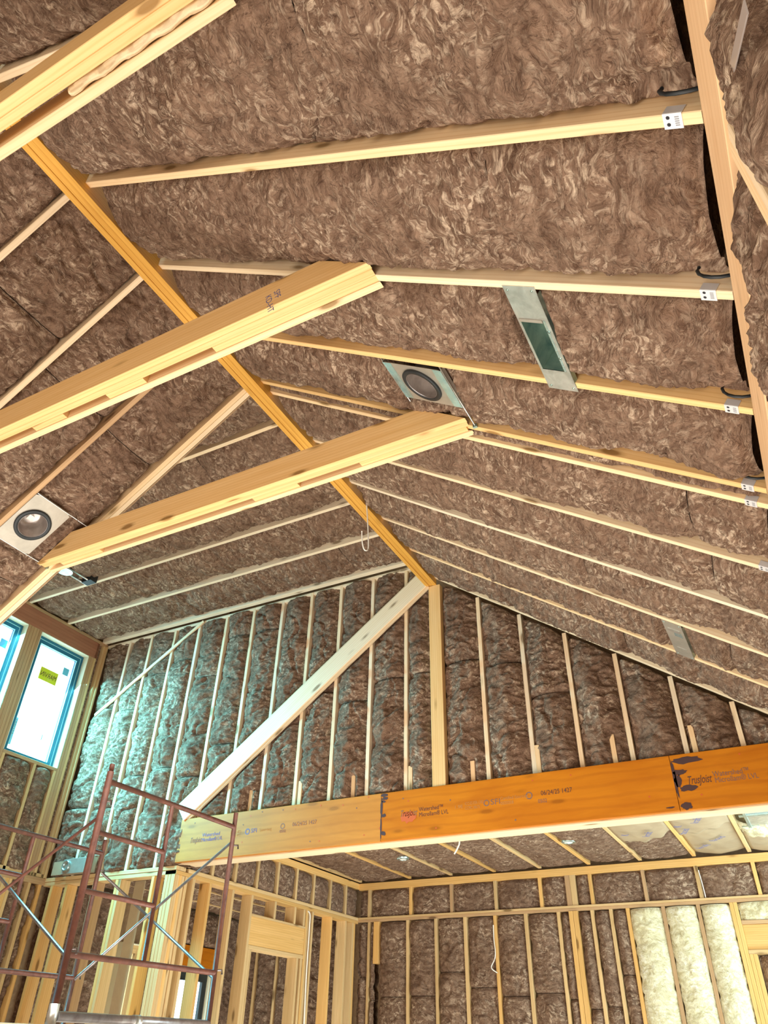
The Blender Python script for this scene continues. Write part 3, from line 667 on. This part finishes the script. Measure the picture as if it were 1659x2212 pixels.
# metal duct in the right-hand joist bay
du = empty('metal_duct', (-0.2, 8.2, 1.9), 'shiny bare metal duct boot between the joists at the right edge', 'duct')
bx('duct_body', du, -0.40, 0.05, 7.75, 8.45, 1.885, 2.1, STEEL, 0); bx('duct_flange', du, -0.44, 0.07, 8.0, 8.05, 1.872, 1.885, FOIL, 0); bx('duct_flange', du, -0.40, -0.37, 7.7, 8.5, 1.870, 1.884, FOIL, 1)
bx('foil_strip', du, -0.46, -0.30, 8.46, 8.52, 1.88, 1.885, FOIL, 0)

# side room seen through the studs
csr = empty('ceiling_side_room', (-6.6, 8, 1.5), 'low ceiling of the side room glimpsed through the partition studs', 'ceiling', 'structure')
for x in (-7.0, -6.4, -5.95): bx('joist', csr, x - .02, x + .02, 6.22, YB, 1.5, 1.7, PINEA, 1)
for a, b in ((-7.43, -7.02), (-6.98, -6.42), (-6.38, -5.97), (-5.93, -5.72)):
    for y0, y1 in ((6.22, 8.0), (8.0, YB)): batt(csr, (a, y1, 1.5), (1, 0, 0), (0, -1, 0), b - a, y1 - y0 - .004, res=0.02, edge=0.03, bulge=0.03, rough=.7)
wsr = empty('wall_side_room', (-6.6, YB, 0.5), 'end wall of the side room with brown batts behind the doorway', 'wall', 'structure')
sx = [-7.43, -7.20, -6.85, -6.45, -6.05, -5.72]
for x in sx[1:-1]: bx('stud', wsr, x - .019, x + .019, YB, YB + .12, ZF, 1.5, PINEA, 2)
for a, b in zip(sx[:-1], sx[1:]): batt(wsr, (a + .019, YB, -.3), (1, 0, 0), (0, 0, 1), b - a - .038, 1.79, res=0.018, edge=.04, bulge=.05)

# ================================================================== left wall and its windows
wlf = empty('wall_left', (XW, 5, 2), 'left side wall with windows, red-brown header and bundled studs', 'wall', 'structure')
XO = XW - 0.14
hd = bx('window_header', wlf, XO, XW, 3.0, 5.93, 4.035, 4.25, HDR, 1); hd['label'] = 'red-brown laminated header over the windows'
bx('top_plate', wlf, XO, XW + .004, 3.0, 6.06, 4.252, 4.288, PINED, 1)
for a, b in ((4.862, 4.90), (4.902, 4.94), (4.942, 4.98), (4.982, 5.02), (5.022, 5.058)): bx('mullion_stud', wlf, XO, XW, a, b, 1.47, 4.034, PINED, 2)
for a, b in ((5.815, 5.852), (5.854, 5.890)): bx('jack_stud', wlf, XO, XW, a, b, 1.47, 4.034, PINED, 2)
bx('king_stud', wlf, XO, XW, 5.893, 5.93, 1.47, 4.25, PINEA, 2)
bx('corner_stud', wlf, XO, XW, 5.995, 6.03, 1.47, 4.25, PINEA, 2); bx('corner_stud', wlf, XO + .02, XW + .02, 6.033, 6.058, 1.47, 4.25, PINEA, 2)
bx('insulation_strip', wlf, XO, XW - .04, 5.932, 5.994, 1.47, 4.25, WOOL, 2)
for y0, y1 in ((4.10, 4.86), (5.06, 5.812)):
    bx('sill_plate', wlf, XO, XW, y0, y1, 2.565, 2.60, PINED, 1)
for a, b in ((5.49, 5.528), (5.775, 5.812), (5.062, 5.10), (4.5, 4.538)): bx('cripple_stud', wlf, XO, XW, a, b, 1.47, 2.564, PINEA, 2)
for a, b in ((4.0, 4.5), (4.538, 4.86), (5.10, 5.49), (5.528, 5.775)):
    batt(wlf, (XW, a, 1.48), (0, 1, 0), (0, 0, 1), b - a, 1.08, res=0.015, edge=.04, bulge=.05)
bx('floor_plate', wlf, XO, XW, 3.0, 6.06, 1.468, 1.505, PINEA, 1); bx('floor_plate', wlf, XO, XW + .01, 3.0, 6.06, 1.40, 1.466, PINED, 1)
for i, (a, b) in enumerate([(5.10, 5.138), (5.30, 5.338), (5.495, 5.533), (5.535, 5.573), (5.575, 5.613), (5.615, 5.653), (5.86, 5.898), (6.00, 6.038)]):
    bx('stud', wlf, XO, XW, a, b, ZF, 1.40, [PINEA, PINEB, PINEA][i % 3], 2)
for a, b in ((4.6, 5.10), (5.138, 5.30), (5.338, 5.495), (5.653, 5.86), (5.898, 6.0)):
    batt(wlf, (XW - .02, a, -.6), (0, 1, 0), (0, 0, 1), b - a, 2.0, res=0.016, edge=.05, bulge=.05)
# beyond the gable line
for y in (6.45, 6.85, 7.25): bx('stud', wlf, XO, XW, y - .019, y + .019, ZF, 1.5, PINE, 2)
for a, b in ((6.22, 6.43), (6.47, 6.83), (6.87, 7.23)): batt(wlf, (XW, a, -.3), (0, 1, 0), (0, 0, 1), b - a, 1.79, res=0.018, edge=.04, bulge=.05)
bx('window_header', wlf, XO, XW, 8.30, 9.3, 0.86, 1.09, LVLO, 1)['label'] = 'orange header over the low window'
batt(wlf, (XW, 8.30, 1.1), (0, 1, 0), (0, 0, 1), 1.4, .39, res=0.018, edge=.03, bulge=.04)
batt(wlf, (XW, 7.84, -.3), (0, 1, 0), (0, 0, 1), .52, 1.79, res=0.018, edge=.04, bulge=.05)
batt(wlf, (XW, 9.2, -.3), (0, 1, 0), (0, 0, 1), .53, 1.79, res=0.018, edge=.04, bulge=.05)
# outer skin with holes left for the windows
def skin(y0, y1, z0, z1): bx('sheathing', wlf, XO - .016, XO - .001, y0, y1, z0, z1, DECK, 1)
skin(-3.2, 4.08, ZF, 4.5); skin(4.08, 5.84, ZF, 2.585); skin(4.08, 5.84, 4.045, 4.5); skin(4.862, 5.052, 2.585, 4.045); skin(5.84, 7.41, ZF, 4.5); skin(7.79, 8.41, ZF, 2.2); skin(8.41, 9.16, .81, 2.2); skin(8.41, 9.16, ZF, -.36); skin(7.41, 7.79, 1.01, 2.2); skin(7.41, 7.79, ZF, -.36); skin(9.16, YB + .1, ZF, 2.2)
def window(nm, y0, y1, z0, z1, label, fm=None, gm=None):
    wn = empty(nm, (XW - .08, y0, z0), label, 'window', 'structure')
    xf = XW - 0.085; xb = xf - 0.05; f = 0.085
    for a0, a1, b0, b1 in ((y0, y1, z1 - f, z1), (y0, y1, z0, z0 + f * .6), (y0, y0 + f, z0 + f * .6, z1 - f), (y1 - f, y1, z0 + f * .6, z1 - f)):
        bx('frame_bar', wn, xb, xf, a0, a1, b0, b1, fm or TEAL)
    g = 0.014
    for k, off in enumerate((f * .42, f)):      # bright gasket lines
        xx = xf + .003 if k == 0 else xf
        for a0, a1, b0, b1 in ((y0 + off, y1 - off, z1 - off - .006, z1 - off), (y0 + off, y0 + off + .006, z0 + off * .6, z1 - off), (y1 - off - .006, y1 - off, z0 + off * .6, z1 - off)):
            bx('gasket', wn, xx - .012, xx + .001, a0, a1, b0, b1, gm or TEALL)
    me = mesh('glass_pane', [(0, 0, 0), (0, y1 - y0 - 2 * f, 0), (0, y1 - y0 - 2 * f, z1 - z0 - 1.6 * f), (0, 0, z1 - z0 - 1.6 * f)], [(0, 1, 2, 3)])
    o = link('glass_pane', me, GLASS, wn, Matrix.Translation((xf - .028, y0 + f, z0 + f * .6)))
    md = o.modifiers.new('thickness', 'SOLIDIFY'); md.thickness = 0.006
    # pale reveal boards round the opening
    for a0, a1, b0, b1 in ((y0 - .002, y1 + .002, z1, z1 + .008), (y0 - .008, y0, z0, z1), (y1, y1 + .008, z0, z1)):
        bx('reveal', wn, xf - .05, XW + .001, a0, a1, b0, b1, REVEAL)
    bx('sealing_foam', wn, xf, XW + .003, y1 + .0081, y1 + .0125, z0, z1 * .5 + z0 * .5, GREENF)
    return wn
w1 = window('window_1', 4.10, 4.85, 2.60, 4.022, 'clerestory side window cut by the left picture edge')
w2 = window('window_2', 5.062, 5.805, 2.60, 4.022, 'clerestory side window with a yellow sticker on its glass')
w3 = window('window_3', 8.42, 9.15, -.35, .80, 'low window of the side room seen between the partition studs', BLACK, BLACK)
w4 = window('window_4', 7.42, 7.78, -.35, 1.0, 'narrow side room window showing as a white strip left of the corner post', PINEA, PINEA)
XS = XW - 0.1175
def sticker(nm, y0, y1, z0, z1, mat, label, txt=None, vert=False):
    o = bx(nm, None, XS - .001, XS, y0, y1, z0, z1, mat); tag(o, label, 'sticker')
    if txt and not vert: text('lettering', o, txt, (XS + .0006, y1 - .012, z0 + (z1 - z0) * .32), (0, -1, 0), (0, 0, 1), (z1 - z0) * .55, INKD, (y1 - y0) - .03)
    if txt and vert: text('lettering', o, txt, (XS + .0006, y1 - .012, z1 - .02), (0, 0, -1), (0, -1, 0), .05, INKD, .17)
    return o
sticker('yellow_sticker', 5.275, 5.54, 3.535, 3.69, STICKY, 'yellow rectangular sticker with mirrored lettering on the window glass', 'MARVIN')
sticker('square_sticker', 5.585, 5.675, 3.71, 3.805, STICKB, 'small blue square sticker right of the yellow sticker')
sticker('square_sticker', 4.655, 4.748, 3.685, 3.785, STICKB, 'small blue square sticker on the leftmost window')
sticker('tall_sticker', 5.135, 5.20, 2.705, 3.015, STICKB, 'tall narrow blue sticker low on the window beside the mullion', 'MARVIN', True)
sticker('tape_mark', 5.566, 5.578, 2.875, 2.94, STICKB, 'tiny blue tape strip low on the window glass')

# ================================================================== right wall
wr = empty('wall_right', (EX, 2, 0), 'right side wall with a tan rim beam and batts hanging close to the camera', 'wall', 'structure')
rim = bx('rim_beam', wr, EX, EX + .045, -3.0, 6.05, 1.672, 1.935, PLY, 1); rim['label'] = 'tan plywood-faced rim beam'
bx('rim_board', wr, EX + .05, EX + .085, -3.0, 6.05, 1.60, 1.93, PINEG, 1)
for y0, y1 in ((0.05, 0.93), (1.0, 1.25)): bx('plate_block', wr, EX + .046, EX + .09, y0, y1, 1.60, 1.668, PINE, 1)
bx('double_stud', wr, EX - .005, EX + .15, .985, 1.023, ZF, 1.598, PINE, 2); bx('double_stud', wr, EX - .005, EX + .15, 1.03, 1.068, ZF, 1.598, PINEG, 2)
yy = [-0.9, -0.3, 0.30, 0.68, 0.98, 1.075, 1.48, 1.88, 2.28, 2.68, 3.1]
for a, b in zip(yy[:-1], yy[1:]):
    if a == .98: continue
    # faces -x : U x V = -x  -> (-y) x z
    tp = random.uniform(1.655, 1.70)
    batt(wr, (EX + .04, b + .004, .2), (0, -1, 0), (0, 0, 1), b - a + .008, tp - .2, tp - .2 + random.uniform(-.03, .03), res=0.011, edge=.02, bulge=.05, wob=.02, rough=1.0)
ps = board('plastic_strip', None, (EX - .012, .62, 1.28), (EX - .012, .80, 1.45), (1, 0, 0), .022, .003, POLY)
tag(ps, 'shiny plastic strip against the batts in the upper right corner', 'plastic')
bx('sheathing', wr, EX + .17, EX + .185, -3.2, 6.3, ZF, 2.3, DECK, 1)

# ================================================================== floor and the unseen near side
fl = bx('floor', None, -7.8, 1.2, -3.2, 10.0, ZF - .03, ZF, FLOORM, 1); tag(fl, 'plywood subfloor', 'floor', kind='structure')
wn_ = bx('wall_front', None, -7.7, 0.5, -3.2, -3.18, ZF, 4.5, DECK, 0); tag(wn_, 'sheathed wall behind the camera', 'wall', kind='structure')
bx('sheathing', wl, -7.7, -5.575, 6.215, 6.225, 1.48, 4.5, DECK, 0)

# ================================================================== recessed lights
def slope_frame(side, x, y, h=0.0):
    """x axis down the slope, y axis along the ridge (or against it), z into the room"""
    if side > 0: T = V(CS, 0, -SN); N = V(-SN, 0, -CS); p = V(x, y, zr(x))
    else: T = V(-CS, 0, -SN); N = V(SN, 0, -CS); p = V(x, y, zl(x))
    Yv = N.cross(T); p = p + N * h
    return Matrix(((T.x, Yv.x, N.x, p.x), (T.y, Yv.y, N.y, p.y), (T.z, Yv.z, N.z, p.z), (0, 0, 0, 1)))
def lathe(name, parent, M, prof, mat, n=40):
    vs, fs = [], []
    for r, z in prof:
        for k in range(n):
            a = 2 * math.pi * k / n; vs.append((r * math.cos(a), r * math.sin(a), z))
    for i in range(len(prof) - 1):
        for k in range(n): fs.append((i * n + k, i * n + (k + 1) % n, (i + 1) * n + (k + 1) % n, (i + 1) * n + k))
    if prof[-1][0] < 0.02: fs.append(tuple((len(prof) - 1) * n + k for k in range(n)))
    me = mesh(name, vs, fs)
    for f in me.polygons: f.use_smooth = True
    return link(name, me, mat, parent, M)
def plate_hole(name, parent, M, hx, hy, r, mat, t=.002, n=48):
    """rectangular sheet with a round hole"""
    vs, fs = [], []
    for zz in (0, -t):
        for k in range(n):
            a = 2 * math.pi * k / n; c, s = math.cos(a), math.sin(a)
            m = min(hx / max(abs(c), 1e-6), hy / max(abs(s), 1e-6)); vs += [(r * c, r * s, zz), (m * c, m * s, zz)]
    for k in range(n):
        a, b = 2 * k, 2 * ((k + 1) % n); o = 2 * n
        fs += [(a, a + 1, b + 1, b), (a + o, b + o, b + 1 + o, a + 1 + o), (a, b, b + o, a + o), (a + 1, a + 1 + o, b + 1 + o, b + 1)]
    return link(name, mesh(name, vs, fs), mat, parent, M)
def lbox(name, parent, M, x0, x1, y0, y1, z0, z1, mat):
    vs = [(x, y, z) for x in (x0, x1) for y in (y0, y1) for z in (z0, z1)]
    fs = [(0, 1, 3, 2), (4, 6, 7, 5), (0, 4, 5, 1), (2, 3, 7, 6), (0, 2, 6, 4), (1, 5, 7, 3)]
    return link(name, mesh(name, vs, fs), mat, parent, M)
def downlight(side, x, y, label, foil):
    M = slope_frame(side, x, y, 0.004); c = M.to_translation()
    t = empty('recessed_light', c, label, 'light fixture')
    plate_hole('mounting_pan', t, M, 0.212, 0.152, 0.1, STEELP)
    for s_ in (-1, 1):
        if foil: lbox('foil_strip', t, M, s_ * .212 if s_ < 0 else .212 - .062, -.212 + .062 if s_ < 0 else .212, -.15, .15, .0005, .0015, FOIL)
        lbox('pan_edge', t, M, s_ * .212 - .0015, s_ * .212 + .0015, -.152, .152, -.03, .002, STEEL)
        tube('hanger_bar', t, [M @ V(s_ * .213, -.36 if side > 0 else -.17, -.004), M @ V(s_ * .213, .17 if side > 0 else .55, -.004)], .004, STEEL, 6) if False else None
    ya, yb = (2.37, 2.866) if side > 0 else (2.397, 2.889)
    for s_ in (-1, 1):
        p = M @ V(s_ * .213, 0, -.006); tube('hanger_bar', t, [V(p.x, ya, p.z), V(p.x, yb, p.z)], .0045, STEEL, 6)
        lbox('bar_end', t, Matrix.Translation((p.x, yb - .006, p.z)), -.012, .012, -.008, .006, -.014, .01, STEELD)
    lathe('gasket_ring', t, M, [(.098, .001), (.098, .010), (.101, .014), (.121, .014), (.125, .011), (.125, .001)], BLACK)
    lathe('trim_edge', t, M, [(.0962, .006), (.0962, .0125), (.0982, .0125), (.0982, .006)], TUBE)
    lathe('reflector_can', t, M, [(.097, .010), (.096, -.03), (.093, -.14), (.07, -.155), (.01, -.157)], CANM)
    bx_ = lbox('lamp_socket', t, M, -.02, .02, -.02, .02, -.155, -.10, WHITEC)
    return t
downlight(1, -1.165, 2.545, 'round recessed light housing with foil-taped pan right of the ridge', True)
downlight(-1, -4.27, 2.548, 'round recessed light housing on a plain metal pan at the left edge', False)
for x, y, lb in ((-4.289, 8.54, 'small bare metal lamp disc in the lower ceiling, nearer the partition'), (-2.219, 8.45, 'small bare metal lamp disc in the middle of the lower ceiling')):
    M = Matrix(((1, 0, 0, x), (0, -1, 0, y), (0, 0, -1, 1.885), (0, 0, 0, 1)))
    t = empty('ceiling_lamp', (x, y, 1.885), lb, 'light fixture')
    lathe('metal_ring', t, M, [(.075, -.02), (.075, .004), (.055, .008), (.05, -.004)], FOIL); lathe('lamp_disc', t, M, [(.05, .0), (.03, .006), (.008, .008)], WHITEC)

# can light with its hanger seen from the side in the dormer bay
t = empty('can_light', (-6.44, 4.40, 4.25), 'dark round light can on two short bars in the dormer ceiling', 'light fixture')
tube('can_body', t, [(-6.44, 4.40, 4.25), (-6.44, 4.40, 4.40)], .075, BLACK, 20); tube('can_rim', t, [(-6.44, 4.40, 4.236), (-6.44, 4.40, 4.25)], .085, STEEL, 20)
for dx in (-.05, .05): tube('hanger_bar', t, [(-6.42 + dx, 4.42, 4.258), (-6.42 + dx, 4.74, 4.258)], .010, STEEL, 8)
bx('junction_box', t, -6.46, -6.32, 4.66, 4.75, 4.245, 4.33, BLACK)
# ================================================================== metal plates across rafters
def slot_plate(x, y0, y1, w_, oy0, oy1, label, openp=True):
    M = slope_frame(1, x, (y0 + y1) / 2, 0.003); c = M.to_translation()
    t = empty('metal_plate', c, label, 'metal plate'); hy = (y1 - y0) / 2; hx = w_ / 2
    # local y = N x T = -Y?  work with measured offsets from centre in world y
    s = 1 if (M.to_3x3() @ V(0, 1, 0)).y > 0 else -1
    a, b = sorted(((oy0 - (y0 + y1) / 2) * s, (oy1 - (y0 + y1) / 2) * s)); hw = hx - .016
    if openp:
        me = []
        vs = [(-hx, -hy, 0), (hx, -hy, 0), (hx, hy, 0), (-hx, hy, 0), (-hw - .004, a, 0), (hw - .014, a, 0), (hw - .014, b, 0), (-hw - .004, b, 0)]
        vs += [(p[0], p[1], -.0025) for p in vs]
        fs = [(0, 1, 5, 4), (1, 2, 6, 5), (2, 3, 7, 6), (3, 0, 4, 7)]; fs += [tuple(i + 8 for i in f[::-1]) for f in fs]
        fs += [(0, 8, 9, 1), (1, 9, 10, 2), (2, 10, 11, 3), (3, 11, 8, 0), (4, 5, 13, 12), (5, 6, 14, 13), (6, 7, 15, 14), (7, 4, 12, 15)]
        link('plate_sheet', mesh('plate_sheet', vs, fs), STEEL, t, M)
        # box behind the opening: five inner walls, folded neck
        x0, x1 = -hw - .004, hw - .014; dz = -.15
        for nm, p in (('box_side', [(x0, a, 0), (x0, b, 0), (x0, b, dz), (x0, a, dz)]), ('box_side', [(x1, a, 0), (x1, b, 0), (x1, b, dz), (x1, a, dz)]),
                      ('box_side', [(x0, a, 0), (x1, a, 0), (x1, a, dz), (x0, a, dz)]), ('box_side', [(x0, b, 0), (x1, b, 0), (x1, b, dz), (x0, b, dz)]),
                      ('box_back', [(x0, a, dz), (x1, a, dz), (x1, b, dz), (x0, b, dz)])):
            o = link(nm, mesh(nm, p, [(0, 1, 2, 3)]), STEELD, t, M); o.modifiers.new('thickness', 'SOLIDIFY').thickness = .0015
        lbox('folded_lip', t, M, x0, x1, (b if s < 0 else a) - .012, (b if s < 0 else a) + .004, -.012, .004, STEELP)
        for q in (.28, .8): lathe('screw', t, M @ Matrix.Translation((x1 + .010, a + (b - a) * q, 0)), [(.008, 0), (.007, .003), (.002, .004)], STEELD, 10)
        lbox('side_seam', t, M, x1 + .004, x1 + .012, a, b, 0, .002, FOIL)
    else:
        lbox('plate_sheet', t, M, -hx, hx, -hy, hy, -.0025, 0, STEELP)
        lbox('folded_lip', t, M, -hx * .6, hx * .6, -.17 * s - .02, -.17 * s + .02, 0, .006, STEEL)
        lbox('bright_box', t, M, -hx * .1, hx * .7, -.115 * s - .03, -.115 * s + .03, 0, .004, FOIL)
        lbox('bright_line', t, M, -hx * .55, hx * .5, .14 * s - .004, .14 * s + .004, 0, .003, STEEL)
    lbox('rear_flange', t, M, hx - .002, hx, -hy + .03, hy - .04, -.025, 0, STEELD)
    for sx_ in (-1, 1):
        for sy in (-1, 1): lathe('nail_head', t, M @ Matrix.Translation((sx_ * hx * .75, sy * (hy - .022), 0)), [(.006, 0), (.005, .003), (.001, .004)], STEELD, 8)
    return t
slot_plate(-0.395, 1.772, 2.392, .152, 1.955, 2.262, 'long galvanised plate with an open rectangular duct outlet, nailed across two rafters')
slot_plate(-0.375, 4.83, 5.42, .14, 5, 5.2, 'small closed metal plate between two far rafters on the right slope', False)

# flexible dark hoses at the eave bays
for i, y in enumerate((1.153, 1.770, 2.352, 2.885)):
    p = V(0.235, y - .02, zr(.235)); pts = []
    for k in range(9):
        a = math.pi * k / 8
        pts.append(p + V(-.055 * math.cos(a) * 1.0, -.03 - .02 * math.sin(a), .04 * math.cos(a) + .02) + upR * (.05 - .06 * math.sin(a)))
    hz = tube('rafter_vent_hose', None, pts, .006, BLACK, 8)
    tag(hz, 'dark curved hose above the ' + ['nearest', 'second', 'third', 'fourth'][i] + ' visible clip at the right eave', 'hose', 'dark hoses at the eave')

# ================================================================== cables
def cable(name, pts, r, label, parent=None):
    P = [Vector(p) for p in pts]; out = []
    for i in range(len(P) - 1):
        p0, p1, p2, p3 = P[max(i - 1, 0)], P[i], P[i + 1], P[min(i + 2, len(P) - 1)]
        for k in range(6):
            t = k / 6; out.append(0.5 * ((2 * p1) + (-p0 + p2) * t + (2 * p0 - 5 * p1 + 4 * p2 - p3) * t * t + (-p0 + 3 * p1 - 3 * p2 + p3) * t ** 3))
    out.append(P[-1]); o = tube(name, parent, out, r, WHITEC, 8); tag(o, label, 'cable'); return o
cable('white_cable', [(-2.640, 4.50, 3.985), (-2.638, 4.53, 3.80), (-2.638, 4.56, 3.58), (-2.645, 4.56, 3.51), (-2.66, 4.53, 3.50), (-2.665, 4.50, 3.56), (-2.66, 4.475, 3.66)], .006, 'white cable looping down from the far end of the ridge beam')
cable('white_cable', [(-2.65, 6.42, 1.9), (-2.652, 6.40, 1.54), (-2.67, 6.40, 1.47), (-2.708, 6.40, 1.416)], .007, 'short white cable end hanging below the header beam')
cable('white_cable', [(-3.622, 9.72, 1.30), (-3.625, 9.72, 1.142), (-3.61, 9.70, 1.02), (-3.622, 9.70, .94), (-3.672, 9.70, .85), (-3.604, 9.72, .795)], .006, 'white cable bulging out from a stud on the far wall')
cable('white_cable', [(-5.60, 8.48, 1.385), (-5.555, 8.515, 1.36), (-5.555, 8.53, 1.2), (-5.555, 8.535, .7), (-5.555, 8.56, .2), (-5.555, 8.56, -.4)], .009, 'white cable running straight down a partition stud right of the doorway')
cable('white_cable', [(-1.84, 9.73, 1.80), (-1.10, 9.735, 1.75), (-1.09, 9.735, 1.60), (-1.085, 9.735, 1.47)][1:], .005, 'thin white cable on a short stud above the cream batts')

# ================================================================== junction duct in the left corner
t = empty('duct_box', (-7.0, 6.1, 1.48), 'small grey metal duct box with a kraft flap on the plate in the left corner', 'duct')
bx('box_body', t, -7.13, -6.70, 5.98, 6.05, 1.475, 1.625, STEELP, 0); lathe('round_collar', t, Matrix(((0, 0, 0 - 0, -7.08), (0, 0, 0, 0), (0, 0, 0, 0), (0, 0, 0, 1))) if False else Matrix(((1, 0, 0, -7.07), (0, 0, -1, 5.98), (0, 1, 0, 1.555), (0, 0, 0, 1))), [(.055, 0), (.055, .02), (.045, .025), (.04, .0), (.01, -.005)], FOIL, 24)
bx('kraft_flap', t, -7.29, -7.135, 5.99, 5.996, 1.475, 1.61, KRAFT, 0)

# ================================================================== scaffold
XA = -4.43; YA0, YA1, YAI = 3.93, 5.46, 4.64
def sframe(x, ytop, label, z_top, z_low, legs_down=True, lad=True):
    t = empty('scaffold_section', (x, YA0, ZF), label, 'scaffold')
    R1, R2 = .024, .018
    tube('leg', t, [(x, YA0, .20), (x, YA0, z_top + .07)], R1, RUST, 14); tube('leg', t, [(x, YA1, .10), (x, YA1, z_top + .13)], R1 * .85, RUST, 14)
    tube('coupling_pin', t, [(x, YA0, z_top + .05), (x, YA0, z_top + .125)], R1 * .8, RUST, 12)
    tube('top_rail', t, [(x, YA0, z_top), (x, YA1, z_top + .01)], R2 * 1.1, RUST, 12); tube('bottom_rail', t, [(x, YA0, z_low), (x, YA1, z_low + .01)], R2 * 1.1, RUST, 12)
    tube('inner_leg', t, [(x, YAI, z_low), (x, YAI, z_top)], R2, RUST, 12)
    h = z_top - z_low
    for q in ((.34, .68) if lad else ()): tube('rung', t, [(x, YA0, z_low + h * q - .0), (x, YAI, z_low + h * q)], R2, RUST, 12)
    for y in (YA0, YA1):
        for zz in (z_top - .14, z_low + .03):
            tube('brace_lock', t, [(x - .005, y + .02, zz), (x + .045, y + .03, zz), (x + .05, y + .03, zz - .03)], .008, TUBE, 8)
    tube('lower_stub', t, [(x, YA0, ZF + .02), (x, YA0, .20)], R1 * 1.05, RUST, 12) if legs_down else None
    tube('lower_stub', t, [(x, YA1, ZF + .02), (x, YA1, .12)], R1 * .9, RUST, 12) if legs_down else None
    return t
sframe(XA, 0, 'red-brown scaffold end frame standing in front of the header beam', 1.585, 0.48)
XB = -6.0
sframe(XB, 0, 'farther red-brown scaffold frame cut by the left picture edge', 1.49, 0.47)
def brace(p0, p1, mat, label):
    o = tube('cross_brace', None, [p0, p1], .012, mat, 10); tag(o, label, 'brace', 'scaffold cross braces'); return o
brace((XA - .02, YA0, 1.33), (XB + .02, YA0, .50), RUST, 'dull scaffold brace falling leftwards from the tall near leg')
brace((XB + .02, YA0 + .03, 1.36), (XA - .02, YA0 + .03, .46), TUBE, 'bright silver scaffold brace left of the tall near leg')
brace((XA - .02, YA1, 1.46), (XB + .02, YA1, .47), TUBE, 'scaffold brace rising to the right-hand leg under the header')
brace((XB + .02, YA1 + .03, 1.33), (XA - .02, YA1 + .03, .45), TUBE, 'scaffold brace falling to the foot of the right-hand leg')
lowf = empty('scaffold_tier', (XA, YA0, 0), 'grey top rail of the scaffold frame below, at the bottom picture edge', 'scaffold')
tube('top_rail', lowf, [(XA, YA0 + .03, .145), (XA, YA1, .15)], .03, TUBE, 14); tube('collar', lowf, [(XA, 4.64, .145), (XA, 4.70, .145)], .037, STEEL, 14); tube('coupling_collar', lowf, [(XA, YA0, .09), (XA, YA0, .21)], .032, STEEL, 14)
pl = bx('scaffold_plank', None, -6.35, -6.05, 4.0, 5.35, .10, .138, PINEP, 1); tag(pl, 'pale wooden scaffold plank peeking in at the bottom left corner', 'plank')
for o in bpy.data.objects:
    if o.name.startswith('area') or o.type == 'LIGHT': o['kind'] = 'helper'
